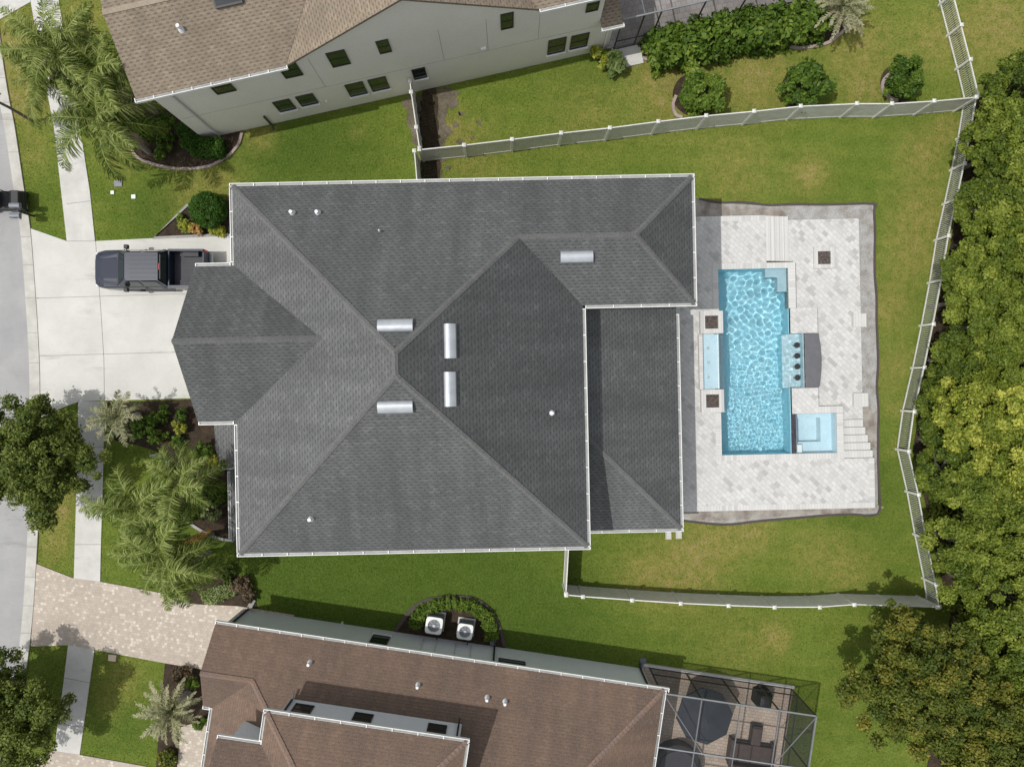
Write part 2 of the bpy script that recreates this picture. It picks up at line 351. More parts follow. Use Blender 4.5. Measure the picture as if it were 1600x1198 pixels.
def watermat(name, tint, rough=0.0):
    m, nt, b = nodes(name); nt.nodes.remove(b)
    g = nd(nt, 'ShaderNodeBsdfRefraction'); g.inputs['IOR'].default_value = 1.33; g.inputs['Roughness'].default_value = rough; g.inputs['Color'].default_value = c4(tint)
    gl = nd(nt, 'ShaderNodeBsdfGlossy'); gl.inputs['Roughness'].default_value = .03
    fr = nd(nt, 'ShaderNodeFresnel'); fr.inputs['IOR'].default_value = 1.33
    x = nd(nt, 'ShaderNodeMixShader'); nt.links.new(fr.outputs[0], x.inputs[0]); nt.links.new(g.outputs[0], x.inputs[1]); nt.links.new(gl.outputs[0], x.inputs[2])
    nt.links.new(x.outputs[0], nt.nodes['Material Output'].inputs[0]); return m
M_['water'] = watermat('pool water', (.90, .975, .99))
def shallow(name, tint):
    m, nt, b = nodes(name); nt.nodes.remove(b)
    t = nd(nt, 'ShaderNodeBsdfTransparent'); t.inputs[0].default_value = c4(tint)
    gl = nd(nt, 'ShaderNodeBsdfGlossy'); gl.inputs['Roughness'].default_value = .05
    v = coords(nt); n = noise(nt, v, 3, 3)
    bp = nd(nt, 'ShaderNodeBump'); bp.inputs['Strength'].default_value = .3; bp.inputs['Distance'].default_value = .02
    nt.links.new(n, bp.inputs['Height']); nt.links.new(bp.outputs[0], gl.inputs['Normal'])
    x = nd(nt, 'ShaderNodeMixShader'); x.inputs[0].default_value = .05
    nt.links.new(t.outputs[0], x.inputs[1]); nt.links.new(gl.outputs[0], x.inputs[2]); nt.links.new(x.outputs[0], nt.nodes['Material Output'].inputs[0]); return m
M_['water_flat'] = shallow('still shallow water', (.90, .96, .98))

# ================================================================ GROUND
HOLE = (10.70, 17.10, -4.10, 5.85)
def make_ground():
    us = sorted(set(np.round(np.arange(-34, 34.01, .5), 3).tolist() + [HOLE[0], HOLE[1]]))
    vs = sorted(set(np.round(np.arange(-28, 28.01, .5), 3).tolist() + [HOLE[2], HOLE[3]]))
    V = [(u, v, 0) for v in vs for u in us]; nu = len(us); F = []
    for j in range(len(vs) - 1):
        for i in range(nu - 1):
            cu = (us[i] + us[i + 1]) / 2; cv = (vs[j] + vs[j + 1]) / 2
            if HOLE[0] < cu < HOLE[1] and HOLE[2] < cv < HOLE[3]: continue
            F.append((j * nu + i, j * nu + i + 1, (j + 1) * nu + i + 1, (j + 1) * nu + i))
    b = 600; k = len(V); x0, x1, y0, y1 = us[0], us[-1], vs[0], vs[-1]
    V += [(-b, -b, 0), (b, -b, 0), (b, b, 0), (-b, b, 0)]
    bot = list(range(nu)); right = [j * nu + nu - 1 for j in range(len(vs))]
    top = [(len(vs) - 1) * nu + i for i in range(nu)]; left = [j * nu for j in range(len(vs))]
    F += [tuple([k, k + 1] + bot[::-1]), tuple([k + 1, k + 2] + right[::-1]), tuple([k + 2, k + 3] + top), tuple([k + 3, k] + left)]
    me = bpy.data.meshes.new('ground'); A = np.array(F1)[:3, :3]
    Vw = np.array(V) @ A.T; me.from_pydata(Vw.tolist(), [], F)
    rnd = random.Random(5); dry = np.zeros(len(V)); deep = np.zeros(len(V))
    # worn and thirsty patches, where the yard has them (x, y, radius, amount)
    blobs = [(25, 80, 55, .9), (40, 150, 45, .85), (35, 60, 30, .7), (50, 240, 30, .35), (130, 30, 40, .6), (88, 790, 30, .95), (85, 850, 25, .7), (190, 240, 30, .6),
             (1265, 272, 28, .8), (1150, 270, 60, .4), (1440, 240, 35, .6), (1440, 330, 50, .5), (1420, 400, 40, .55), (1390, 480, 35, .6), (1380, 590, 30, .35),
             (1410, 560, 25, .4), (1090, 25, 40, .2), (1050, 150, 60, .55), (1180, 120, 60, .7), (1340, 70, 60, .6), (1350, 145, 30, .6), (1460, 60, 40, .45),
             (1170, 830, 35, .7), (1100, 855, 45, .6), (1270, 860, 45, .35), (1060, 900, 60, .5), (1330, 890, 40, .4), (1210, 995, 22, .8), (1150, 1010, 60, .25),
             (700, 205, 30, .55), (560, 205, 12, .3), (405, 210, 22, .7), (190, 1060, 35, .45), (170, 1100, 20, .3), (1560, 60, 90, .45), (1560, 30, 40, .4),
             (920, 185, 60, .3), (1000, 900, 40, .4), (1400, 640, 18, .4), (1480, 200, 20, .6), (740, 250, 60, .35), (300, 300, 40, .35), (350, 290, 30, .5), (1030, 110, 40, .4), (1400, 700, 15, .3)]
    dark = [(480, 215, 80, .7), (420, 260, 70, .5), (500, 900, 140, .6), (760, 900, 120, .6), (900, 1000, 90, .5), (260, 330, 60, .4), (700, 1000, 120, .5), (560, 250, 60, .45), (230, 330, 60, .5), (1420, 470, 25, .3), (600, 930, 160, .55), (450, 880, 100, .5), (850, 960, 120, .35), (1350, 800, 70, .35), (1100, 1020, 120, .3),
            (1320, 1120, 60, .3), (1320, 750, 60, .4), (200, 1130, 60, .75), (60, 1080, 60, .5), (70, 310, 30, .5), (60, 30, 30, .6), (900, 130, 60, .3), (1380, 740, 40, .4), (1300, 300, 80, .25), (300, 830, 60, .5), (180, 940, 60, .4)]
    for q, (x, y, _) in enumerate(Vw):
        px = 800 + x * FPX / CAM_H; py = 599 - y * FPX / CAM_H
        if -150 < px < 1750 and -150 < py < 1350:
            dry[q] = min(1, 1.45 * sum(a * math.exp(-((px - bx) ** 2 + (py - by) ** 2) / (r * r)) for bx, by, r, a in blobs))
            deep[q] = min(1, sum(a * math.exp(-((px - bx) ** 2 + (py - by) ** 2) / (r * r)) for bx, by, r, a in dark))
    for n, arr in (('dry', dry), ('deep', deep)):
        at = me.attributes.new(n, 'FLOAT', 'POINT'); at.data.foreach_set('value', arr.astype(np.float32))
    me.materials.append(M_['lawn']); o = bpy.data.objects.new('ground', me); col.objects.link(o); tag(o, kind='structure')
make_ground()
EXCL = []
def sheet(name, pts, z, mat, z0=-.02, kind='structure', sm=False, zh=0):
    pp = [P2(*p, zh) if len(p) == 2 else p[:2] for p in pts]
    if sm: pp = smooth_path(pp, 6, True)
    EXCL.append(pp); b = MB(); b.prism(pp, z0, z); o = b.build(name, mat); tag(o, kind=kind); return o
def ragged(name, pts, z, mat, jit=.16, seed=1):
    pp = smooth_path([P2(*p) for p in pts], 3, True); rg = random.Random(seed); out = []
    for i in range(len(pp)):
        a, c_ = pp[i], pp[(i + 1) % len(pp)]; L_ = math.hypot(c_[0] - a[0], c_[1] - a[1]); m = max(1, int(L_ / .14))
        for k in range(m): t = k / m; out.append((a[0] + (c_[0] - a[0]) * t + rg.gauss(0, jit * .6), a[1] + (c_[1] - a[1]) * t + rg.gauss(0, jit * .6)))
    b = MB(); b.prism(out, -.02, z); tag(b.build(name, mat), kind='structure')
def strip(mb, pts, w, z0, z1):                       # a kerb-like ribbon along pts
    n = len(pts); L_ = []; R_ = []
    for i, p in enumerate(pts):
        a = pts[max(i - 1, 0)]; c = pts[min(i + 1, n - 1)]; d = Vector((c[0] - a[0], c[1] - a[1])).normalized(); q = Vector((-d.y, d.x)) * w / 2
        L_.append((p[0] + q.x, p[1] + q.y)); R_.append((p[0] - q.x, p[1] - q.y))
    for i in range(n - 1): mb.prism([L_[i], L_[i + 1], R_[i + 1], R_[i]], z0, z1)
# street and kerb
kerb_r = [(-35, -260), (-12, -60), (2, 70), (14, 150), (24, 200), (39, 300), (48, 357), (54, 430), (60, 520), (63, 600), (62, 700), (61, 805), (57, 885), (52, 960), (44, 1030), (30, 1110), (8, 1200), (-40, 1400)]
kr = smooth_path([P2(*p) for p in kerb_r], 5)
b = MB(); b.prism([(kr[0][0] - 9.2, kr[0][1])] + [(p[0] - .25, p[1]) for p in kr] + [(kr[-1][0] - 9.2, kr[-1][1])], -.02, .006); tag(b.build('street', M_['asphalt']), kind='structure')
b = MB(); strip(b, [(p[0] - .28, p[1]) for p in kr], .52, -.02, .05); strip(b, [(p[0] - .07, p[1]) for p in kr], .16, -.02, .075); tag(b.build('kerb', M_['kerb']), kind='structure')
b = MB()
for i in range(4, len(kr) - 1, 3):
    x, y = kr[i]; b.box(x - .55, x - .155, y - .012, y + .012, .045, .054); b.box(x - .15, x + .008, y - .012, y + .012, .05, .079)
tag(b.build('kerb_joint', M_['joint_and_shade']), kind='structure')
# sidewalk
x, y = P2(51, 839); b = MB(); b.box(-.28, .24, -.34, .34, .0, .085)
for k in range(5): b.box(-.26, .1, -.3 + k * .13, -.24 + k * .13, .085, .1)
tag(b.build('storm_drain', M_['rust'], loc=(x, y, .0)), 'rust brown storm drain grate set in the kerb below the large oak', 'storm drain')
sheet('sidewalk', [(44, -160), (44, -30), (48, 0), (62, 80), (85, 200), (105, 377), (149, 377), (141, 300), (118, 150), (104, 70), (92, 0), (88, -160)], .04, M_['walkconc'])
sheet('sidewalk', [(123, 627), (164, 627), (161, 760), (158, 860), (157, 908), (116, 903), (119, 800), (122, 700)], .04, M_['walkconc'])
sheet('sidewalk', [(107, 1007), (148, 1014), (140, 1070), (125, 1178), (85, 1172), (98, 1080)], .04, M_['walkconc'])
sheet('driveway', [(48, 357), (105, 377), (149, 377), (250, 372), (357, 366), (420, 366), (420, 622), (292, 622), (124, 627), (90, 640), (63, 656), (62, 600), (57, 500), (54, 440)], .045, M_['concrete'])
b = MB()
def jl(a, c, z=.047, w=.025): b.bar((*P2(*a), z), (*P2(*c), z), w, .008)
jl((150, 377), (158, 480)); jl((158, 480), (163, 560)); jl((163, 560), (164, 626)); jl((58, 466), (290, 459)); jl((62, 556), (280, 550)); jl((62, 466), (58, 466)); jl((105, 377), (149, 377))
jl((105, 319), (144, 314), .042); jl((94, 240), (134, 240), .042); jl((76, 150), (116, 145), .042); jl((60, 70), (103, 66), .042); jl((122, 700), (162, 698), .042); jl((120, 780), (160, 778), .042); jl((118, 850), (158, 850), .042)
jl((101, 1058), (142, 1066), .042); jl((91, 1130), (133, 1135), .042)
tag(b.build('pavement_joint', M_['joint_and_shade']), kind='structure')
sheet('apron', [(-60, -40), (44, -30), (48, 4), (2, 30), (-30, 44)], .042, M_['walkconc'])
sheet('paver_driveway', [(57, 880), (116, 903), (157, 908), (276, 930), (300, 943), (372, 946), (460, 960), (440, 1090), (313, 1044), (258, 1035), (148, 1014), (107, 1007), (49, 1009), (53, 950)], .05, M_['pavers'])
sheet('paver_driveway', [(40, 1200), (62, 1183), (85, 1172), (125, 1178), (222, 1195), (300, 1212), (300, 1290), (10, 1290)], .05, M_['pavers'])
sheet('paver_path', [(283, 1135), (330, 1120), (345, 1215), (276, 1215)], .05, M_['pavers'])
# beds
sheet('mulch_bed', [(150, 200), (200, 216), (215, 245), (240, 257), (275, 264), (320, 262), (352, 248), (372, 225), (379, 205), (378, 160), (200, 90), (150, 140)], .02, M_['mulch'], sm=True)
sheet('mulch_bed', [(240, 371), (296, 319), (375, 312), (375, 366)], .02, M_['mulch'])
sheet('mulch_bed', [(166, 629), (296, 624), (385, 640), (385, 845), (340, 838), (318, 829), (288, 808), (274, 775), (270, 750), (262, 722), (245, 705), (215, 695), (180, 688), (168, 660)], .02, M_['mulch'])
sheet('mulch_bed', [(290, 935), (320, 905), (350, 885), (372, 900), (398, 935), (396, 955), (340, 948)], .02, M_['mulch'], sm=True)
sheet('mulch_bed', [(616, 985), (640, 955), (665, 937), (705, 932), (742, 936), (768, 955), (782, 985), (790, 1015), (640, 1000)], .02, M_['mulch'])
sheet('mulch_bed', [(258, 1034), (340, 1050), (345, 1120), (285, 1140), (278, 1200), (244, 1200), (250, 1120)], .02, M_['mulch'])
sheet('mulch_bed', [(960, 60), (1004, 92), (1060, 98), (1110, 90), (1180, 73), (1250, 76), (1295, 68), (1325, 44), (1330, -20), (1240, -10)], .02, M_['mulch'])
for q in ([(1085, 148), 34], [(1250, 140), 30], [(1405, 130), 30]):
    (cx, cy), r = q; sheet('mulch_bed', [(cx + r * math.cos(a * .628), cy + r * math.sin(a * .628)) for a in range(10)], .02, M_['mulch'], sm=True)
ragged('soil_patch', [(628, 158), (655, 150), (662, 200), (660, 232), (648, 228), (640, 200), (634, 175)], .012, M_['soil'], .1, 1)
ragged('soil_patch', [(660, 142), (720, 146), (706, 168), (696, 180), (706, 205), (694, 225), (702, 240), (690, 262), (688, 285), (660, 285)], .012, M_['soil'], .14, 2)
ragged('soil_patch', [(660, 140), (682, 138), (685, 200), (687, 285), (660, 285)], .016, M_['mulch'], .05, 3)
for q, (x0, y0, rx) in enumerate(((712, 195, 5), (720, 178, 4), (718, 222, 6), (735, 238, 4), (700, 262, 5), (748, 192, 4), (738, 215, 3), (1118, 834, 0))):
    if rx: ragged('soil_patch', [(x0 + rx * math.cos(a0 * .9), y0 + rx * .8 * math.sin(a0 * .9)) for a0 in range(7)], .01, M_['soil'], .07, 10 + q)
sheet('gravel_strip', [(1040, 312), (1100, 311), (1140, 318), (1200, 322), (1300, 321), (1364, 319), (1365, 350), (1368, 480), (1372, 640), (1371, 802), (1250, 808), (1180, 814), (1130, 819), (1040, 813), (1040, 785), (1338, 783), (1332, 640), (1330, 480), (1326, 350), (1040, 350)], .03, M_['gravel'])
ragged('gravel_strip', [(1068, 790), (1200, 790), (1362, 788), (1367, 797), (1250, 804), (1180, 809), (1130, 813), (1068, 808)], .036, M_['gravel_brown'], .05, 4)
ragged('gravel_strip', [(1040, 316), (1100, 315), (1128, 320), (1160, 324), (1212, 326), (1228, 334), (1210, 340), (1130, 340), (1040, 340)], .036, M_['gravel_brown'], .06, 5)
ragged('gravel_strip', [(1345, 630), (1362, 640), (1366, 680), (1364, 712), (1345, 715)], .036, M_['gravel_brown'], .05, 6)
EXCL.append([P2(*p) for p in ((1040, 312), (1364, 319), (1372, 640), (1371, 802), (1180, 814), (1040, 813))])
sheet('undergrowth_soil', [(1524, 165), (1545, 120), (1640, 90), (1900, 60), (1900, 1500), (1480, 1500), (1440, 1250), (1485, 960), (1470, 900), (1440, 760), (1426, 705), (1448, 560), (1476, 430), (1502, 290)], .02, M_['mulch'])
def edging(label, pts, mat, w=.14, h=.1, sm=True, name='garden_edging', wob=0):
    pp = [P2(*p) for p in pts]
    if wob:
        rg = random.Random(8); qq = []
        for i in range(len(pp) - 1):
            m = max(1, int(math.dist(pp[i], pp[i + 1]) / 1.1)); qq += [(pp[i][0] + (pp[i + 1][0] - pp[i][0]) * k / m + (rg.gauss(0, wob) if k else 0), pp[i][1] + (pp[i + 1][1] - pp[i][1]) * k / m + (rg.gauss(0, wob) if k else 0)) for k in range(m)]
        pp = smooth_path(qq + [pp[-1]], 4)
    if sm: pp = smooth_path(pp, 6)
    b = MB(); strip(b, pp, w, 0, h); c = pp[len(pp) // 2]
    return tag(b.build(name, mat, loc=(c[0], c[1], 0)), label, 'garden edging')
edging('curved brown concrete edging round the palm and hedge bed by the beige house corner', [(198, 216), (214, 245), (240, 257), (275, 264), (320, 262), (352, 248), (372, 228), (379, 207)], M_['edging'])
edging('straight grey edging of the triangular bed beside the pickup', [(295, 320), (241, 372), (357, 367)], M_['edging_grey'], sm=False)
edging('faint curved grey edging among the front palms', [(235, 712), (252, 712), (264, 728), (270, 748)], M_['edging_grey'])
edging('grey curved edging along the front bed below the porch', [(288, 808), (305, 822), (325, 833), (345, 841), (366, 844)], M_['edging_grey'])
edging('brown curved edging below the long green hedge by the screened patio', [(1004, 92), (1030, 96), (1060, 99), (1110, 90), (1145, 79), (1180, 72), (1215, 71), (1250, 76), (1290, 69), (1312, 54), (1325, 40)], M_['edging'], .16)
edging('brown curved edging left of the shrub nearest the fence middle', [(1056, 150), (1051, 165), (1056, 180), (1066, 184)], M_['edging'], .16)
edging('brown curved edging at the foot of the rightmost lawn shrub', [(1388, 117), (1379, 128), (1379, 142), (1390, 154), (1402, 158)], M_['edging'], .16)
edging('thin dark edging strip between the pool gravel and the lawn', [(1092, 311), (1125, 317), (1200, 321), (1300, 320), (1364, 319), (1365, 330), (1369, 500), (1372, 640), (1371, 802), (1250, 808), (1180, 814), (1130, 819), (1068, 813)], M_['edge_black'], .12, .06, False, wob=.035)
edging('ragged dark timber edging arching round the two air conditioners', [(618, 985), (640, 955), (665, 938), (705, 932), (742, 936), (768, 955), (782, 985), (789, 1008)], M_['edge_black'], .2, .08)

# ================================================================ ROOF / HOUSE TOOLS
def cap_line(mb, a, c, drop, w=.12, step=.2):
    a = Vector(a); c = Vector(c); d = c - a; n = max(1, int(d.length / step)); hd = Vector((d.x, d.y, 0)).normalized(); s = Vector((-hd.y, hd.x, 0))
    rr = random.Random(int(abs(a.x * 31 + c.y * 17)))
    for i in range(n):
        p = a + d * (i / n); q = a + d * ((i + 1.18) / n); h0 = .05; h1 = .028; t = rr.random()
        for sg in (1, -1):
            mb.poly([p + Vector((0, 0, h0)), q + Vector((0, 0, h1)), q + s * sg * w + Vector((0, 0, h1 - w * drop)), p + s * sg * w + Vector((0, 0, h0 - w * drop))][::sg], t)
            mb.poly([p + Vector((0, 0, h0)), p + s * sg * w + Vector((0, 0, h0 - w * drop)), p + s * sg * w + Vector((0, 0, -.01 - w * drop)), p + Vector((0, 0, -.01))], t)
def caps(lines, mat, parent, M):
    for a, c_, dr in lines: mb = MB(); cap_line(mb, a, c_, dr); mb.build('ridge_cap', M_[mat], parent, M)
def roof_mesh(polys, th=.14):
    mb = MB()
    for p in polys:
        n = Vector((0, 0, 0))
        for i in range(len(p)): n += Vector(p[i]).cross(Vector(p[(i + 1) % len(p)]))
        mb.poly(p if n.z > 0 else p[::-1])
    key = lambda v: (round(v[0], 3), round(v[1], 3), round(v[2], 3)); cnt = {}
    tops = [[mb.v[i] for i in f] for f in mb.f]
    for p in tops:
        for i in range(len(p)):
            e = frozenset((key(p[i]), key(p[(i + 1) % len(p)]))); cnt[e] = cnt.get(e, 0) + 1
    for p in tops:
        mb.poly([(v[0], v[1], v[2] - th) for v in p][::-1])
        for i in range(len(p)):
            a, c = p[i], p[(i + 1) % len(p)]
            if cnt[frozenset((key(a), key(c)))] == 1:
                mb.poly([a, (a[0], a[1], a[2] - th), (c[0], c[1], c[2] - th), c])
    return mb
def gutter(a, c, z, out, parent, M, gap=1.0, w=.13):
    """U channel along an eave from a to c (u,v); out = outward unit vector"""
    mb = MB(); a = Vector(a); c = Vector(c); o = Vector(out); d = (c - a).normalized()
    def q(p, off, zz): r = p + o * off; return (r.x, r.y, zz)
    b0, b1 = a, c
    def slab(o0, o1, z0, z1):
        pts = [b0 + o * o0, b1 + o * o0, b1 + o * o1, b0 + o * o1]; mb.prism([(p.x, p.y) for p in pts], z0, z1, True)
    slab(.004, .016, z - .13, z + .0); slab(w - .022, w + .006, z - .13, z + .012); slab(.016, w - .022, z - .13, z - .11)
    n = max(1, int((c - a).length / gap))
    for i in range(n + 1):
        p = b0 + (b1 - b0) * (i / n); p = p + d * (.02 if i == 0 else (-.02 if i == n else 0))
        pts = [p - d * .02 - o * .06, p + d * .02 - o * .06, p + d * .02 + o * w, p - d * .02 + o * w]; mb.prism([(r.x, r.y) for r in pts], z + .0, z + .022, True)
    g = mb.build('gutter', M_['white_metal'], parent, M)
    mb = MB(); slab(.018, w - .024, z - .105, z - .04); mb.build('trough', M_['soffit'], g, M)
    return g
def window(parent, M, p0, d, n, z0, z1, w, sill=True, mat='frame_dark'):
    """p0 = (u,v) of the left end on the wall, d = along the wall, n = outward"""
    d = Vector((d[0], d[1], 0)); n = Vector((n[0], n[1], 0)); o = Vector((p0[0], p0[1], 0))
    def bx(mb, a0, a1, n0, n1, za, zb):
        pts = [o + d * a0 + n * n0, o + d * a1 + n * n0, o + d * a1 + n * n1, o + d * a0 + n * n1]; mb.prism([(p.x, p.y) for p in pts], za, zb, True)
    f = MB(); t = .05
    bx(f, 0, t, -.02, .05, z0, z1); bx(f, w - t, w, -.02, .05, z0, z1); bx(f, t, w - t, -.02, .05, z0, z0 + t); bx(f, t, w - t, -.02, .05, z1 - t, z1)
    zm = (z0 + z1) / 2; bx(f, t, w - t, -.02, .042, zm - .02, zm + .02)
    wo = f.build('window', M_[mat], parent, M)
    g = MB(); bx(g, t - .003, w - t + .003, -.02, .022, z0 + t - .003, z1 - t + .003); g.build('pane', M_['glass'], wo, M)
    if sill: s = MB(); bx(s, -.05, w + .05, -.02, .12, z0 - .09, z0 - .002); s.build('sill', M_['white_metal'], wo, M)
    return wo
def downspout(parent, M, p, n, z0, z1, mat):
    mb = MB(); mb.bar((p[0] + n[0] * .06, p[1] + n[1] * .06, z0 + .1), (p[0] + n[0] * .06, p[1] + n[1] * .06, z1), .08)
    mb.bar((p[0] + n[0] * .05, p[1] + n[1] * .05, z0 + .12), (p[0] + n[0] * .35, p[1] + n[1] * .35, z0 + .05), .08)
    return mb.build('downspout', mat, parent, M)
def slot_vent(parent, M, c, along, up, z, slope, L_=1.38, w=.46):
    """raised sheet-metal roof vent: along = eave direction, up = uphill direction (unit, horizontal)"""
    a = Vector((along[0], along[1], 0)); k = math.sqrt(1 + slope * slope); u = Vector((up[0], up[1], slope)) / k; n = a.cross(u); n = n if n.z > 0 else -n
    o = Vector((c[0], c[1], z)); prof = [(-.5, .15), (-.48, .18), (-.42, .20), (-.2, .212), (0, .205), (.15, .188), (.28, .158), (.38, .12), (.46, .07), (.5, .012)]      # low open side downhill
    mb = MB()
    for i in range(len(prof) - 1):
        (s0, h0), (s1, h1) = prof[i], prof[i + 1]
        P0 = [o + a * L_ / 2 * sg + u * (s * w) + n * h for (s, h) in (prof[i], prof[i + 1]) for sg in (-1, 1)]
        mb.poly([P0[0], P0[1], P0[3], P0[2]])
    for sg in (-1, 1):
        pts = [o + a * L_ / 2 * sg + u * (s * w) + n * h for s, h in prof]; mb.poly(pts + [o + a * L_ / 2 * sg + u * (-.44 * w) + n * .01])
    lip = [o + a * (L_ / 2 + .03) * sg + u * (s * w) + n * h for s, h in ((-.56, .145), (-.5, .17)) for sg in (-1, 1)]; mb.poly([lip[0], lip[1], lip[3], lip[2]])
    v = mb.build('roof_vent', M_['galv'], parent, M)
    bk = MB(); pts = [o + a * L_ / 2 * .98 * sg + u * (-.45 * w) + n * h for h in (0, .155) for sg in (-1, 1)]; bk.poly([pts[0], pts[1], pts[3], pts[2]]); bk.build('vent_opening', M_['frame_black'], v, M)
def pipe_vent(parent, M, p, z, r=.06, h=.42, mat='pvc'):
    mb = MB(); mb.disc(p[0], p[1], z - .1, z + h, r, r, 12); mb.disc(p[0], p[1], z + h, z + h + .01, r * .7, r * .7, 12)
    mb.disc(p[0], p[1], z - .08, z + .12, r * 2.0, r * 1.15, 12)
    return mb.build('vent_pipe', M_[mat], parent, M)
def on_roof(px, py, M, hfun):                        # where the ray through a pixel meets a roof
    z = 6.0
    for _ in range(30):
        u, v, _z = inframe(M, P(px, py, z)); z = .5 * z + .5 * hfun(u, v)
    return u, v, z

# ================================================================ MAIN HOUSE (grey roof)
E1 = 6.2; S1 = .515
uL, uR, uW, vB, vT, vW = -12.15, 3.18, 8.10, -7.25, 8.94, 3.37
HW = (uR - uL) / 2; hw = (vT - vW) / 2; zA = E1 + HW * S1; zw = E1 + hw * S1
house1 = thing('grey_roofed_house', 'large two storey house with grey hip roof between the pickup and the pool', 'house', F1 @ Matrix.Translation((-2, .8, 0)))
P1 = (uL + HW, vT - HW, zA); P2_ = (uL + HW, vB + HW, zA); R1 = (uR - hw, vT - hw, zw); A2 = (uW - hw, vT - hw, zw)
gv0, gv1, gf, gs = -1.41, 5.45, -13.87, .66; gm = (gv0 + gv1) / 2; ghw = (gv1 - gv0) / 2; gz = E1 + ghw * gs; gJ = (uL + (gz - E1) / S1, gm, gz); gF = (gf, gm, gz)
c = lambda u, v: (u, v, E1)
polys = [[c(uL, vT), c(uW, vT), A2, R1, P1], [c(uL, vB), c(uR, vB), P2_], [c(uR, vB), c(uR, vW), R1, P1, P2_], [c(uR, vW), c(uW, vW), A2, R1], [c(uW, vW), c(uW, vT), A2],
         [c(uL, vT), c(uL, gv1), gJ, c(uL, gv0), c(uL, vB), P2_, P1],
         [c(gf, gv1), c(uL, gv1), gJ, gF], [c(gf, gv0), c(uL, gv0), gJ, gF]]
rf = roof_mesh(polys).build('roof', M_['shingle_grey'], house1, F1)
h = S1 / math.sqrt(2)
caps(((c(uL, vT), P1, h), (c(uL, vB), P2_, h), (c(uR, vB), P2_, h), (P1, P2_, S1), (P1, R1, h), (R1, A2, S1), (A2, c(uW, vT), h), (A2, c(uW, vW), h), (gF, gJ, gs)), 'cap_grey', rf, F1)
# lower lanai roof
lz, ls, lU, lV = 3.3, .3, 7.98, -7.16
LH = lambda t: lz + ls * t
t0 = lU - (uR - .45); lan = [[(lU, lV, lz), (lU, vW + .3, lz), (uR - .45, vW + .3, LH(t0)), (uR - .45, lV + t0, LH(t0))], [(uR - .45, lV, lz), (lU, lV, lz), (uR - .45, lV + t0, LH(t0))]]
lr = roof_mesh(lan).build('lower_roof', M_['shingle_grey'], house1, F1)
cp = MB(); cap_line(cp, (lU, lV, lz), (uR - .45, lV + t0, LH(t0)), .2); cp.build('ridge_cap', M_['cap_grey'], lr, F1)
# walls
w = MB(); w.prism([(uL + .45, vB + .45), (uR - .45, vB + .45), (uR - .45, vW + .45), (uW - .45, vW + .45), (uW - .45, vT - .45), (uL + .45, vT - .45)], 0, E1 + .08)
w.prism([(gf + .4, gv0 + .45), (uL + .45, gv0 + .45), (uL + .45, gv1 - .45), (gf + .4, gv1 - .45)], 0, E1 + .08)
g0, g1 = gv0 + .45, gv1 - .45; zz = E1 + .08; pk = gz - .2
for uu in (gf + .4, gf + .6): w.poly([(uu, g0, zz), (uu, g1, zz), (uu, gm, pk)])
w.build('wall', M_['stucco_grey'], house1, F1)
w = MB()
for v in (lV + .5, -3.2, 1.2): w.box(lU - .75, lU - .42, v - .17, v + .17, .25, lz - .1)
w.build('porch_column', M_['stucco_grey'], house1, F1)
# garage door and windows
gd = MB(); gu = gf + .4
for k in range(4): gd.box(gu - .05, gu - .002, gm - 2.45, gm + 2.45, .06 + k * .56, .06 + k * .56 + .545)
gd.build('garage_door', M_['white_metal'], house1, F1)
for v in (gm - 1.9, gm + .7): window(house1, F1, (gu, v + 1.2), (0, -1), (-1, 0), 3.7, 5.2, 1.2)
for v, z0 in ((-6.2, 3.9), (-3.6, 3.9), (6.6, 3.8), (-6.2, .9)): window(house1, F1, (uL + .45, v + 1.1), (0, -1), (-1, 0), z0, z0 + 1.4, 1.1)
for u in (-10, -6.5, -2.5, .5): window(house1, F1, (u, vB + .45), (1, 0), (0, -1), 3.9, 5.3, .95); window(house1, F1, (u, vB + .45), (1, 0), (0, -1), .95, 2.35, .95)
for u in (-10.2, -5.5, -.5, 4.8): window(house1, F1, (u + .95, vT - .45), (-1, 0), (0, 1), 3.9, 5.3, .95)
for v in (4.2, 6.4): window(house1, F1, (uW - .45, v), (0, 1), (1, 0), .5, 2.4, 1.5); window(house1, F1, (uW - .45, v), (0, 1), (1, 0), 3.8, 5.2, 1.2)
for v in (-5.5, -2.0, .8): window(house1, F1, (uR - .45, v), (0, 1), (1, 0), .3, 2.4, 1.8)
# front porch roof
pz = 3.25; cpz = lambda u: pz + (u + 14.4) * .22
pr = roof_mesh([[(-14.42, -1.2, pz), (-11.9, -1.2, cpz(-11.9)), (-11.9, -3.72, cpz(-11.9)), (-14.05, -3.72, cpz(-14.05)), (-14.35, -2.9, cpz(-14.35))],
                [(-13.68, -3.9, pz), (-11.9, -3.9, pz + .4), (-11.9, -7.28, pz + .4), (-13.68, -7.28, pz)]]).build('porch_roof', M_['shingle_grey'], house1, F1)
w = MB(); w.box(-13.35, -11.9, -7.0, -3.95, 0, pz - .05); w.box(-14.0, -13.75, -3.6, -3.35, 0, pz - .02); w.build('porch_wall', M_['stucco_grey'], house1, F1)
window(house1, F1, (-13.35, -4.6), (0, -1), (-1, 0), .9, 2.3, 1.5)
dr = MB(); dr.box(-11.87, -11.83, -3.2, -2.2, .05, 2.15); dd = dr.build('front_door', M_['frame_dark'], house1, F1)
hn = MB(); hn.box(-11.93, -11.87, -3.1, -3.04, .95, 1.15); hn.build('handle', M_['galv'], dd, F1)
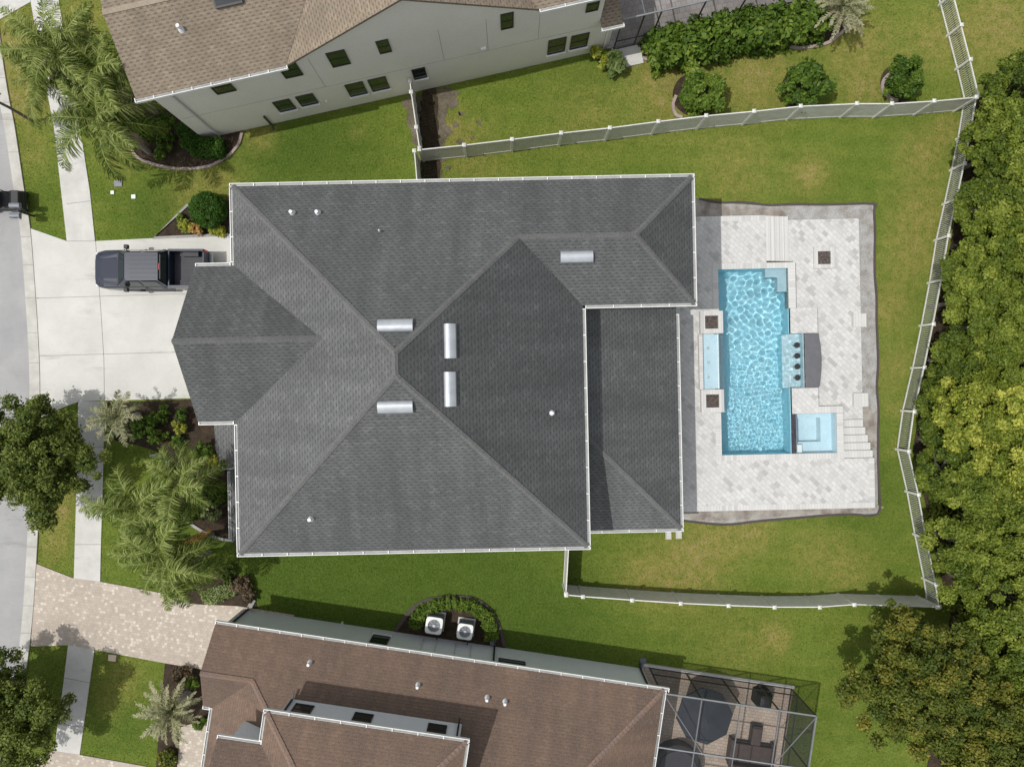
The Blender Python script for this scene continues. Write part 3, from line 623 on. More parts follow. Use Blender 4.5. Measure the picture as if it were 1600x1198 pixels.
# gutters
for a, b2, o in (((uL - .13, vT), (uW + .13, vT), (0, 1)), ((uW, vT), (uW, vW), (1, 0)), ((uW + .13, vW), (uR + .13, vW), (0, -1)), ((uR, vW - .14), (uR, vB), (1, 0)), ((uR + .13, vB), (uL - .13, vB), (0, -1)),
                 ((uL, vB), (uL, gv0 - .14), (-1, 0)), ((uL, gv1 + .14), (uL, vT), (-1, 0)), ((gf + .02, gv1), (uL - .14, gv1), (0, 1)), ((gf + .02, gv0), (uL - .14, gv0), (0, -1))):
    gutter(a, b2, E1 - .02, o, house1, F1, 1.05)
gutter((lU, lV), (lU, vW - .2), lz - .02, (1, 0), house1, F1, 1.05); gutter((lU + .13, lV), (uR - .3, lV), lz - .02, (0, -1), house1, F1, 1.05)
gutter((-13.68, -3.95), (-13.68, -7.28), pz - .02, (-1, 0), house1, F1, 1.0); gutter((-14.05, -3.72), (-13.5, -3.72), pz, (0, -1), house1, F1, .4)
def h1(u, v):
    base = E1 + S1 * min(u - uL, uR - u if v < vW else 99, v - vB, vT - v)
    if u > uR - hw and v > vW: base = min(E1 + S1 * (vT - v), E1 + S1 * (v - vW), E1 + S1 * (uW - u))
    if u < gJ[0] and gv0 < v < gv1: base = max(base if u > uL else 0, E1 + gs * (ghw - abs(v - gm)))
    return base
for px, py, al, up in ((618, 510, (1, 0), (0, -1)), (618, 634, (1, 0), (0, 1)), (702, 533, (0, 1), (-1, 0)), (702, 608, (0, 1), (-1, 0)), (901, 400, (1, 0), (0, 1))):
    u, v, z = on_roof(px, py, F1, h1); slot_vent(rf, F1, (u, v), al, up, z, S1)
for px, py in ((457, 333), (497, 333), (862, 645), (486, 810)): u, v, z = on_roof(px, py, F1, h1); pipe_vent(rf, F1, (u, v), z, .075, .3)
u, v, z = on_roof(594, 362, F1, h1); pipe_vent(rf, F1, (u, v), z, .035, .3, 'galv')
b = MB(); b.box(7.15, 7.45, -8.15, -7.5, 0, .1)
def slab_thing(name, label, cat, px, py, w, d, h, mat, M=F1, z=0, bevel=.01, group=None):
    x, y = P2(px, py, z); b = MB(); b.box(-w / 2, w / 2, -d / 2, d / 2, 0, h); o = b.build(name, mat, bevel=bevel)
    o.matrix_world = Matrix.Translation((x, y, z)) @ M; return tag(o, label, cat, group)
def splash(px, py, label, mat, M=F1, rz=0):
    x, y = P2(px, py); b = MB(); b.box(-.15, .15, -.3, .3, 0, .05); b.box(-.15, -.11, -.3, .3, .05, .1); b.box(.11, .15, -.3, .3, .05, .1); b.box(-.11, .11, .26, .3, .05, .1)
    o = b.build('splash_block', mat); o.matrix_world = Matrix.Translation((x, y, 0)) @ M @ rotz(rz); return tag(o, label, 'splash block')
splash(1044, 833, 'left of the two pale splash blocks below the lanai roof gutter', M_['walkconc'])
splash(1060, 832, 'right of the two pale splash blocks below the lanai roof corner', M_['walkconc'])

# ================================================================ POOL DECK
DK = .40; PT = .06
def dk(name, rects, z, mat, z0=-.02):
    b = MB()
    for r in rects: b.box(r[0], r[1], r[2], r[3], z0, z)
    return tag(b.build(name, mat, M=F1), kind='structure')
PU0, PU1, PV0, PV1 = 10.88, 14.53, -3.97, 5.72
dk('pool_deck', [(2.8, 10.58, -6.88, 8.5), (10.58, 13.42, 6.02, 8.5), (10.58, 18.83, -6.88, -4.27)], DK, M_['travertine'])
dk('pool_patio', [(14.95, 18.45, 3.64, 8.3), (16.02, 18.45, -1.53, 3.64), (17.25, 18.45, -2.25, -1.53), (13.4, 14.95, 6.12, 8.3)], PT, M_['travertine'])
dk('coping', [(10.58, 14.91, PV1, 6.02), (10.58, 17.25, -4.27, PV0), ], DK + .02, M_['coping'], -.3)
dk('coping', [(10.58, PU0, PV0, -1.74), (10.58, PU0, 3.55, PV1), (PU1, 14.91, 3.62, PV1), (16.90, 17.25, PV0, -1.9)], DK + .02, M_['coping_v'], -.3)
dk('coping', [(8.55, 8.84 + .0, -6.88, 8.5)], DK + .004, M_['coping_v'])
dk('deck_border', [(10.6, 13.4, 8.22, 8.5), (8.9, 18.8, -6.88, -6.6)], DK + .004, M_['coping'], DK - .05)
dk('deck_border', [(18.55, 18.83, -6.6, -4.27)], DK + .004, M_['coping_v'], DK - .05)
# wide stone steps
t = thing('stone_steps', 'six narrow travertine steps between the upper deck and the fire bowl patio', 'steps', F1 @ Matrix.Translation((14.0, 7.2, 0)))
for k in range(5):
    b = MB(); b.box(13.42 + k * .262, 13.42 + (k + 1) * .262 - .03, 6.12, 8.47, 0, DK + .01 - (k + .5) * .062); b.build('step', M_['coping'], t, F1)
    b = MB(); b.box(13.42 + (k + 1) * .262 - .03, 13.42 + (k + 1) * .262, 6.12, 8.47, 0, DK - .03 - (k + 1.5) * .062); b.build('shade_strip', M_['joint_and_shade'], t, F1)  # dark strip between treads, shadow line of the drop put into colour
t = thing('stone_steps', 'five travertine steps at the right end of the spa', 'steps', F1 @ Matrix.Translation((18.0, -3.1, 0)))
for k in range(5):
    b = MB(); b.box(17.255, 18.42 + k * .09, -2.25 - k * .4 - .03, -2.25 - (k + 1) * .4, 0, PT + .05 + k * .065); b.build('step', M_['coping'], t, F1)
    b = MB(); b.box(17.255, 18.40 + k * .09, -2.25 - k * .4, -2.25 - k * .4 - .03, 0, PT - .02 + k * .065); b.build('shade_strip', M_['joint_and_shade'], t, F1)  # added dark strip, paints the shadow line at each tread edge
# pillars beside the bar
for nm, r, lb in (('stone_block', (14.59, 16.0, 2.30, 3.62), 'square travertine block above the swim up bar'), ('stone_block', (14.59, 15.97, -1.89, -.55), 'square travertine block between the swim up bar and the spa')):
    cx, cy = (r[0] + r[1]) / 2, (r[2] + r[3]) / 2; t = thing(nm, lb, 'stone block', F1 @ Matrix.Translation((cx, cy, 0)))
    b = MB(); b.box(r[0] + .02, r[1] - .02, r[2] + .02, r[3] - .02, -.3, DK - .01); b.build('base', M_['tile_dark'], t, F1)
    b = MB(); b.box(*r, DK - .01, DK + .05); b.build('slab', M_['travertine'], t, F1)
b = MB(); b.box(15.97, 17.25, -1.89, -1.53, 0, DK + .02); tag(b.build('coping', M_['coping'], M=F1), kind='structure')
for r, lb in (((17.95, 18.62, 2.57, 3.28), 'small travertine block at the patio edge, nearer the fire bowl'), ((17.90, 18.64, -1.6, -.88), 'small travertine block at the patio edge, nearer the spa steps')):
    b = MB(); b.box(*r, 0, .3); tag(b.build('stone_block', M_['coping'], M=I4 if False else F1, loc=None), lb, 'stone block')
# pool shell
pool = thing('swimming_pool', 'long rectangular swimming pool with rippling bright blue water', 'pool', F1 @ Matrix.Translation((12.7, .9, -1.3)))
def inner(mb, u0, u1, v0, v1, zt, zb, sides='wesn', floor=True):
    if floor: mb.poly([(u0, v0, zb), (u1, v0, zb), (u1, v1, zb), (u0, v1, zb)])
    if 'w' in sides: mb.poly([(u0, v0, zb), (u0, v1, zb), (u0, v1, zt), (u0, v0, zt)])
    if 'e' in sides: mb.poly([(u1, v1, zb), (u1, v0, zb), (u1, v0, zt), (u1, v1, zt)])
    if 's' in sides: mb.poly([(u1, v0, zb), (u0, v0, zb), (u0, v0, zt), (u1, v0, zt)])
    if 'n' in sides: mb.poly([(u0, v1, zb), (u1, v1, zb), (u1, v1, zt), (u0, v1, zt)])
wz = .27; zb = -1.15
b = MB(); inner(b, PU0, PU1 - .001, PV0, PV1 - .001, .38, zb, 'wsn')
b.poly([(PU1, PV0, zb), (PU1, -.54, zb), (PU1, -.54, .38), (PU1, PV0, .38)]); b.poly([(PU1, 2.29, zb), (PU1, PV1, zb), (PU1, PV1, .38), (PU1, 2.29, .38)])
b.poly([(PU1 - .2, -.54, zb), (PU1 - .2, 2.29, zb), (PU1 - .2, 2.29, -.32), (PU1 - .2, -.54, -.32)])
shell = b.build('shell', M_['plaster'], pool, F1)
b = MB(); b.poly([(PU1 - .2, -.54, -.32), (15.28, -.54, -.32), (15.28, 2.29, -.32), (PU1 - .2, 2.29, -.32)])
b.poly([(PU1, -.54, -.32), (15.28, -.54, -.32), (15.28, -.54, .38), (PU1, -.54, .38)]); b.poly([(PU1, 2.29, -.32), (15.28, 2.29, -.32), (15.28, 2.29, .38), (PU1, 2.29, .38)])
b.poly([(15.28, -.54, -.32), (15.28, 2.29, -.32), (15.28, 2.29, .38), (15.28, -.54, .38)])
ledge = b.build('bar_ledge', M_['mosaic'], pool, F1)
b = MB(); b.box(13.42, PU1 - .004, 5.28, PV1 - .004, -.4, .14); b.box(14.05, PU1 - .004, 4.52, 5.28, -.4, .14)
st1 = b.build('entry_step', M_['plaster_light'], pool, F1)
b = MB(); b.box(11.09, 11.32, -1.75, .1, zb, -.45); bench = b.build('bench', M_['plaster_light'], pool, F1)
# water surface with real ripples
def water():
    du = .030; us = np.arange(PU0, 15.28 + du, du); us[-1] = 15.28; vs = np.arange(PV0, PV1 + du, du); vs[-1] = PV1
    rng = np.random.RandomState(4); U, V = np.meshgrid(us, vs)
    Z = np.zeros_like(U)
    south = np.clip((3.6 - V) / 5.0, 0, 1)
    for k in range(80):
        lam = rng.uniform(.09, .48); th = rng.uniform(0, 2 * math.pi); ph = rng.uniform(0, 6.28)
        w_ = (1 - .75 * south) if lam > .26 else (.25 + .75 * south)
        Z += w_ * (.0043 * lam ** 1.25) * np.sin((U * math.cos(th) + V * math.sin(th)) * 2 * math.pi / lam + ph)
    Z = wz + Z * (.75 + .25 * south)
    nu = len(us); ok = lambda i, j: (us[i + 1] <= PU1 + .06) or (-.54 <= vs[j] and vs[j + 1] <= 2.29)
    Vv = np.stack([U, V, Z], -1).reshape(-1, 3); F = [(j * nu + i, j * nu + i + 1, (j + 1) * nu + i + 1, (j + 1) * nu + i) for j in range(len(vs) - 1) for i in range(nu - 1) if ok(i, j)]
    T = np.array(WM[pool.name].inverted() @ F1); Vv = Vv @ T[:3, :3].T + T[:3, 3]
    me = bpy.data.meshes.new('water'); me.from_pydata(Vv.tolist(), [], F); me.polygons.foreach_set('use_smooth', [True] * len(F)); me.materials.append(M_['water'])
    o = bpy.data.objects.new('water', me); col.objects.link(o); o.parent = pool; WM[o.name] = WM[pool.name]; return o
wat = water(); wat.cycles.is_caustics_caster = True
for o in (shell, ledge, st1, bench): o.cycles.is_caustics_receiver = True
# bar counter, curved outer edge
t = thing('bar_counter', 'dark granite swim up bar counter with a bulging patio edge', 'counter', F1 @ Matrix.Translation((15.65, .87, 0)))
arc = [(15.98 + .13 * math.sin(math.pi * k / 12), -.53 + 2.81 * k / 12) for k in range(13)]
b = MB(); b.prism([(15.285, -.53)] + arc + [(15.285, 2.28)], .50, .55, True); b.build('countertop', M_['counter'], t, F1, bevel=.008)
b = MB(); b.prism([(15.285, -.52)] + [(p[0] - .1, p[1]) for p in arc] + [(15.285, 2.27)], 0, .50); b.build('base', M_['tile_dark'], t, F1)
for k, v in enumerate((1.69, 1.13, .57, -.01)):
    lb = ('topmost', 'second from top', 'third from top', 'lowest')[k] + ' of the four round black stools standing in the pool by the bar'
    s0 = thing('bar_stool', lb, 'bar stool', F1 @ Matrix.Translation((14.94, v, -.32)), 'stools in the pool at the swim up bar')
    b = MB(); b.disc(14.94, v, .30, .35, .15, .15, 24); b.disc(14.94, v, .35, .362, .15, .12, 24); b.build('seat', M_['trim'], s0, F1)
    b = MB(); b.disc(14.94, v, -.32, .30, .05, .05, 14); b.build('post', M_['galv'], s0, F1)
# raised ledge basin with bubblers between two fire bowls
t = thing('water_feature', 'raised shallow basin of pale water with three bubblers on the house side of the pool', 'water feature', F1 @ Matrix.Translation((10.4, .95, 0)))
b = MB(); b.box(9.74, 9.94, -.51, 2.36, DK, .62); b.build('back_wall', M_['coping_v'], t, F1)
b = MB(); b.box(9.94, 10.74, -.50, 2.35, 0, .42); b.build('basin', M_['plaster_light'], t, F1)
b = MB(); b.box(10.74, 10.80, -.50, 2.35, 0, .50); b.build('spill_lip', M_['mosaic'], t, F1)
b = MB(); b.box(10.80, 11.09, -.50, 2.35, -1.1, .25); b.build('spill_shelf', M_['plaster_light'], t, F1)
b = MB(); b.poly([(9.94, -.5, .49), (10.74, -.5, .49), (10.74, 2.35, .49), (9.94, 2.35, .49)]); b.build('water', M_['water_flat'], t, F1)
for v in (1.62, .88, .12): b = MB(); b.disc(10.26, v, .42, .46, .08, .05, 14); b.build('bubbler', M_['walkconc'], t, F1)
def fire_bowl(label, r, z0, z1, wall='coping'):
    cx, cy = (r[0] + r[1]) / 2, (r[2] + r[3]) / 2; t = thing('fire_pit', label, 'fire pit', F1 @ Matrix.Translation((cx, cy, z0)), 'square fire pits by the pool')
    q = (.34 if r[1] - r[0] > 1 else .3); b = MB(); u0, u1, v0, v1 = r
    b.box(u0, cx - q, v0, v1, z0, z1); b.box(cx + q, u1, v0, v1, z0, z1); b.box(cx - q, cx + q, v0, cy - q, z0, z1); b.box(cx - q, cx + q, cy + q, v1, z0, z1); b.build('surround', M_[wall], t, F1)
    rr = random.Random(int(cx * 10 + cy)); b = MB(); b.poly([(cx - q, cy - q, z1 - .09), (cx + q, cy - q, z1 - .09), (cx + q, cy + q, z1 - .09), (cx - q, cy + q, z1 - .09)])
    for k in range(110):
        x, y = cx + rr.uniform(-q + .03, q - .03), cy + rr.uniform(-q + .03, q - .03); s = rr.uniform(.025, .05); b.disc(x, y, z1 - .1, z1 - .06 + rr.random() * .03, s, s * .5, 5)
    b.build('lava_rock', M_['lava'], t, F1)
fire_bowl('square fire pit with dark rock at the top left corner of the pool water feature', (9.83, 11.01, 2.38, 3.54), 0, .66)
fire_bowl('square fire pit with dark rock at the lower end of the pool water feature', (9.80, 10.98, -1.72, -.53), 0, .66)
fire_bowl('square fire pit with grey stone border sunk in the open patio', (16.0, 17.07, 5.7, 6.8), 0, .22, 'coping')
# spa
spa = thing('spa', 'square pale blue spa with a deeper centre beside the lower right pool corner', 'spa', F1 @ Matrix.Translation((15.8, -2.9, -1)))
b = MB(); U0, U1, V0, V1 = 14.80, 16.89, -3.96, -1.90; c0, c1, d0, d1 = 15.10, 16.32, -3.42, -2.15
b.poly([(c0, d0, -.75), (c1, d0, -.75), (c1, d1, -.75), (c0, d1, -.75)])
inner(b, c0, c1, d0, d1, -.22, -.75, 'wesn', False); inner(b, U0, U1, V0, V1, .40, -.22, 'wesn', False)
for r in ((U0, c0, V0, V1), (c1, U1, V0, V1), (c0, c1, V0, d0), (c0, c1, d1, V1)): b.poly([(r[0], r[2], -.22), (r[1], r[2], -.22), (r[1], r[3], -.22), (r[0], r[3], -.22)])
b.build('shell', M_['plaster_light'], spa, F1)
b = MB(); b.box(U0 + .004, U0 + .38, V0 + .004, V0 + .42, -.2, .12); b.build('entry_step', M_['whiteplastic'], spa, F1)
b = MB(); b.poly([(U0, V0, .33), (U1, V0, .33), (U1, V1, .33), (U0, V1, .33)]); b.build('water', M_['water_flat'], spa, F1)
b = MB(); b.box(PU1 + .01, U0 - .002, V0 + .004, V1 - .004, -1.1, .37); b.build('spill_wall', M_['tile_dark'], spa, F1)
b = MB(); b.box(10.2, 17.5, -4.6, 6.4, -1.3, -1.2); tag(b.build('pool_bed', M_['soil'], M=F1), kind='structure')
def lid(name, label, px, py, r, h, mat, cat='drain cover'):
    x, y = P2(px, py); b = MB(); b.disc(0, 0, .0, h, r, r * .92, 20); b.disc(0, 0, h, h + .006, r * .55, r * .5, 20); return tag(b.build(name, mat, loc=(x, y, .02)), label, cat)
lid('drain_cover', 'pale round drain cover in shade above the left end of the deck', 1113, 324, .14, .05, M_['whiteplastic'])
lid('drain_cover', 'pale round drain cover in the gravel level with the patio fire pit', 1354, 403, .14, .04, M_['whiteplastic'])
lid('drain_cover', 'pale round drain cover in the gravel level with the bar stools', 1361, 569, .14, .04, M_['whiteplastic'])
lid('drain_cover', 'pale round drain cover in the brown gravel below the deck', 1125, 809, .14, .05, M_['whiteplastic'])
lid('drain_cover', 'faint round cover in the lawn beside the concrete pad', 989, 117, .13, .03, M_['beige'])
lid('sprinkler_head', 'small white sprinkler head on worn grass right of the fence gate', 729, 201, .06, .09, M_['whiteplastic'], 'sprinkler')
lid('drain_cover', 'white round cover on the lawn edge below the greyish palm', 244, 1171, .1, .05, M_['whiteplastic'])
lid('path_light', 'beige round path light among the small shrubs near the driveway', 261, 663, .11, .4, M_['beige'], 'garden light')
lid('path_light', 'beige round path light beside the front wall gutter', 353, 793, .11, .4, M_['beige'], 'garden light')
slab_thing('meter_box', 'grey rectangular meter lid in the front lawn, topmost of the lids', 'meter lid', 185, 287, .42, .32, .05, M_['boxgrey'], rotz(3))
slab_thing('meter_box', 'small white square valve lid in the front lawn, lowest of the lids', 'valve lid', 209, 307.5, .22, .22, .05, M_['whiteplastic'], rotz(3))
slab_thing('meter_box', 'small white square valve lid left of the other lids on the lawn', 'valve lid', 176, 301, .18, .18, .05, M_['whiteplastic'], rotz(3))
slab_thing('meter_box', 'beige rounded lid in the grass below the pink paver driveway', 'valve lid', 176, 1027, .42, .34, .07, M_['beige'], rotz(-5), bevel=.03)

# ================================================================ BEIGE HOUSE (tan roof, top of the picture)
house2 = thing('tan_roofed_house', 'beige two storey house with tan shingle roof and dark windows behind the upper side yard', 'house', F2 @ Matrix.Translation((-2.2, 21, 0)))
e2, s2, v0, vr = 6.0, .42, 15.92, 19.15; zr = e2 + s2 * (vr - v0); gp = 9.15
gk = (gp - e2) / 5.73; dv = (zr - e2) / gk; zb2 = e2 + .22
rf2 = roof_mesh([[(-13.53, v0, e2), (-6.72, v0, e2), (-6.72 + dv, vr, zr), (-13.53, vr, zr)], [(-13.53, vr, zr), (-6.72 + dv, vr, zr), (-6.72, 27, zb2), (-13.53, 27, zb2)]]).build('roof', M_['shingle_tan'], house2, F2)
rf2b = roof_mesh([[(4.78, v0, e2), (8.3, v0, e2), (8.3, vr, zr), (4.78 - dv, vr, zr)], [(4.78 - dv, vr, zr), (8.3, vr, zr), (8.3, 27, zb2), (4.78, 27, zb2)]]).build('side_roof', M_['shingle_tan'], house2, F2)
g2r = roof_mesh([[(-6.7, 15.93, e2 - .01), (-.97, 15.93, gp), (-.97, 30, gp), (-6.7, 30, e2 - .01)], [(-.97, 15.93, gp), (4.76, 15.93, e2 - .01), (4.76, 30, e2 - .01), (-.97, 30, gp)]]).build('gable_roof', M_['shingle_tan'], house2, F2)
caps([((-13.53, vr, zr), (-4.3, vr, zr), s2)], 'cap_tan', rf2, F2); caps([((2.35, vr, zr), (8.3, vr, zr), s2)], 'cap_tan', rf2b, F2); caps([((-.97, 15.93, gp), (-.97, 29, gp), .55)], 'cap_tan', g2r, F2)
w = MB(); wv = 16.12; w.prism([(-13.05, wv), (7.95, wv), (7.95, 27), (-13.05, 27)], 0, e2 + .05); w.prism([(7.9, wv + .003), (8.75, wv + .003), (8.75, 26), (7.9, 26)], 0, 3.25)
w.poly([(-6.5, wv, e2 + .05), (4.56, wv, e2 + .05), (-.97, wv, gp - .16)]); w.poly([(-6.5, wv + .2, e2 + .05), (-.97, wv + .2, gp - .16), (4.56, wv + .2, e2 + .05)])
w.build('wall', M_['stucco_beige'], house2, F2)
lowr = roof_mesh([[(7.97, 15.72, 3.3), (9.0, 15.72, 3.3), (9.0, 20, 4.3), (7.97, 20, 4.3)]]).build('lower_roof', M_['shingle_tan'], house2, F2)
gutter((-13.6, v0), (-6.66, v0), e2 - .02, (0, -1), house2, F2, .85); gutter((4.8, v0), (8.3, v0), e2 - .02, (0, -1), house2, F2, .9); gutter((7.93, 15.72), (9.05, 15.72), 3.28, (0, -1), house2, F2, .9)
for u, z0, z1, ww in ((-10.45, 4.44, 5.72, .93), (-7.17, 4.5, 5.8, .85), (-4.91, 4.55, 5.92, .86), (-2.62, 4.82, 5.98, .57), (-8.54, 1.2, 2.44, .86), (-7.37, 1.28, 2.47, .88), (-4.86, 1.15, 2.54, .91), (-3.7, 1.17, 2.53, .91),
                      (-1.48, 1.46, 2.57, .68), (3.07, 4.54, 5.9, .6), (5.45, .92, 2.42, .92), (6.62, .93, 2.35, .92), (7.1, 4.4, 5.6, .6)):
    window(house2, F2, (u, wv), (1, 0), (0, -1), z0, z1, ww, sill=(z0 < 2))
for v in (18, 21.5): window(house2, F2, (-13.05, v + 1.2), (0, -1), (-1, 0), 3.8, 5.2, 1.2)
downspout(house2, F2, (-12.2, wv), (0, -1), 0, e2 - .15, M_['stucco_grey']); downspout(house2, F2, (8.5, wv), (0, -1), 0, 3.2, M_['stucco_beige'])
downspout(house2, F2, (-9.4, wv), (0, -1), 0, 1.2, M_['frame_dark'])
b = MB()
for u in (-5.75, .2, 2.4, 4.9): b.box(u, u + .02, wv - .004, wv + .01, 2.75, e2 - .2)
b.box(-12.9, 7.9, wv - .004, wv + .01, 2.78, 2.80); b.build('control_joint', M_['edging_grey'], house2, F2)
b = MB(); b.box(2.05, 2.3, wv - .1, wv, 3.1, 3.22); b.build('wall_vent', M_['white_metal'], house2, F2)
b = MB(); b.box(-6.15, -6.05, wv - .06, wv, 1.2, 1.3); b.build('wall_vent', M_['white_metal'], house2, F2)
h2 = lambda u, v: e2 + s2 * (v - v0)
u, v, z = on_roof(283, 46, F2, h2); pipe_vent(rf2, F2, (u, v), z, .08, .35)
u, v, z = on_roof(355, -4, F2, h2); b = MB(); b.bar((u - .6, v, z + .08), (u + .6, v, z + .08), .75, .16, (0, -.387, .922)); sk = b.build('skylight', M_['frame_dark'], rf2, F2)
b = MB(); b.bar((u - .53, v, z + .17), (u + .53, v, z + .17), .62, .02, (0, -.387, .922)); b.build('pane', M_['glass'], sk, F2)

# ================================================================ BROWN-ROOFED HOUSE (bottom)
house3 = thing('brown_roofed_house', 'pale blue grey house with brown shingle roofs and an upper storey at the bottom', 'house', F3 @ Matrix.Translation((-1.5, -19.4, 0)))
e3 = 3.3; k3 = .5; a, z_, vt, vb = -11.98, 9.41, -13.53, -25.5; rz_ = e3 + k3 * 6.0; gmz = e3 + k3 * 2.01
N = [[(-12.43, vt, e3), (z_, vt, e3), (z_ - 6, vt - 6, rz_), (a + 6, vt - 6, rz_), (-9.97, -15.54, gmz), (-12.43, -15.54, gmz)],
     [(-12.43, -15.54, gmz), (-9.97, -15.54, gmz), (-11.98, -17.55, e3), (-12.43, -17.55, e3)],
     [(-11.98, -17.55, e3), (-9.97, -15.54, gmz), (a + 6, vt - 6, rz_), (a, vb, e3)],
     [(z_, vt, e3), (z_, vb, e3), (z_ - 6, vt - 6, rz_)], [(a, vb, e3), (z_, vb, e3), (z_ - 6, vt - 6, rz_), (a + 6, vt - 6, rz_)]]
rf3 = roof_mesh(N).build('roof', M_['shingle_brown'], house3, F3)
caps([((z_, vt, e3), (z_ - 6, vt - 6, rz_), .35), ((-12.43, -15.54, gmz), (-9.97, -15.54, gmz), .5), ((-9.97, -15.54, gmz), (a + 6, vt - 6, rz_), .35)], 'cap_rust', rf3, F3)
ua, ub, va, vb2, e4 = -8.48, .33, -15.72, -25.0, 6.6; hu = (ub - ua) / 2; zt = e4 + k3 * hu
up = roof_mesh([[(ua, va, e4), (ub, va, e4), (ua + hu, va - hu, zt)], [(ub, va, e4), (ub, vb2, e4), (ua + hu, vb2 + hu, zt), (ua + hu, va - hu, zt)],
                [(ua, va, e4), (ua + hu, va - hu, zt), (ua + hu, vb2 + hu, zt), (ua, vb2, e4)], [(ua, vb2, e4), (ub, vb2, e4), (ua + hu, vb2 + hu, zt)]]).build('upper_roof', M_['shingle_brown'], house3, F3)
gw = roof_mesh([[(-10.42, -17.12, e4), (-8.48, -17.12, e4), (-6.78, -18.82, e4 + .85), (-10.42, -18.82, e4 + .85)], [(-10.42, -20.52, e4), (-8.48, -20.52, e4), (-6.78, -18.82, e4 + .85), (-10.42, -18.82, e4 + .85)]]).build('front_gable_roof', M_['shingle_brown'], house3, F3)
caps([((ua, va, e4), (ua + hu, va - hu, zt), .35), ((ub, va, e4), (ua + hu, va - hu, zt), .35), ((ua + hu, va - hu, zt), (ua + hu, vb2 + hu, zt), .5)], 'cap_rust', up, F3)
w = MB(); w.prism([(-12.3, -13.85), (9.0, -13.85), (9.0, -25), (-11.7, -25), (-11.7, -17.3), (-12.3, -17.3)], 0, e3 + .12)
w.prism([(-8.03, -15.97), (0.02, -15.97), (.02, -24.6), (-8.03, -24.6)], e3 + .1, e4 + .05); w.prism([(-10.05, -17.42), (-8.0, -17.42), (-8.0, -20.2), (-10.05, -20.2)], e3 + .1, e4 + .05)
w.poly([(-12.3, -13.9, e3 + .1), (-12.3, -17.2, e3 + .1), (-12.3, -15.54, gmz - .16)])
w.build('wall', M_['stucco_blue'], house3, F3)
for x0, x1, y0, y1 in ((-5.17, -4.27, .9, 2.3), (1.37, 2.74, 1.55, 2.6), (5.2, 6.1, .9, 2.3)): window(house3, F3, (x1, -13.85), (-1, 0), (0, 1), y0, y1, x1 - x0) if x0 < 5 else None
for x0 in (-7.65, -4.9, -1.5): window(house3, F3, (x0 + .87, -15.97), (-1, 0), (0, 1), 4.92, 5.9, .87, sill=False)
window(house3, F3, (-10.05, -18.2), (0, -1), (-1, 0), 4.6, 5.6, 1.4)
gd = MB()
for k in range(4): gd.box(-12.35, -12.302, -16.9, -14.3, .05 + k * .55, .05 + k * .55 + .535)
gd.build('garage_door', M_['white_metal'], house3, F3)
for a_, b_, zz_, o_ in (((-12.45, vt), (9.66, vt), e3, (0, 1)), ((z_, vt), (z_, vb), e3, (1, 0)), ((-11.98, -17.58), (-11.98, vb), e3, (-1, 0)), ((ua - .13, va), (ub + .13, va), e4, (0, 1)), ((ub, va), (ub, vb2), e4, (1, 0)),
                        ((ua, va), (ua, -16.98), e4, (-1, 0)), ((-10.44, -17.12), (ua, -17.12), e4, (0, 1)), ((-12.45, -17.55), (-12.1, -17.55), e3, (0, -1))): gutter(a_, b_, zz_ - .02, o_, house3, F3, 1.05)
for p, z0, z1 in (((-12.0, -13.85), 0, 3.2), ((1.12, -13.85), 0, 3.2), ((8.86, -13.85), 0, 3.2), ((-7.9, -15.97), 4.6, 6.5), ((-.12, -15.97), 4.6, 6.5)): downspout(house3, F3, p, (0, 1), z0, z1, M_['frame_black'])
b = MB()
for u in (-2.6, -1.9, -.9, -.1): b.bar((u, -13.83, .4), (u + .03, -13.83, 2.3), .035)
b.box(-2.8, -2.72, -13.85, -13.78, 1.2, 1.28); b.build('wall_conduit', M_['stucco_grey'], house3, F3)
b = MB(); b.bar((-6.9, -13.8, .3), (-6.9, -13.55, .5), .04); b.bar((-6.9, -13.55, .5), (-6.9, -13.55, .8), .04); b.build('wall_pipe', M_['whiteplastic'], house3, F3)
h3 = lambda u, v: e3 + k3 * min(vt - v, u - a, z_ - u)
for px, py in ((484, 1035), (653, 1070), (761, 1090), (789, 1096)): u, v, z = on_roof(px, py, F3, h3); pipe_vent(rf3, F3, (u, v), z, .07, .3)
splash(771, 999, 'dark ribbed splash block beside the hedge round the air conditioners', M_['boxgrey'], F3)
splash(1004, 1036, 'dark splash block at the right corner of the pale blue house wall', M_['boxgrey'], F3)
slab_thing('splash_block', 'pale stone slab in the corner of the pink driveway and the brown roofed house', 'stone slab', 394, 942, .25, .5, .12, M_['edging_grey'], rotz(-28))

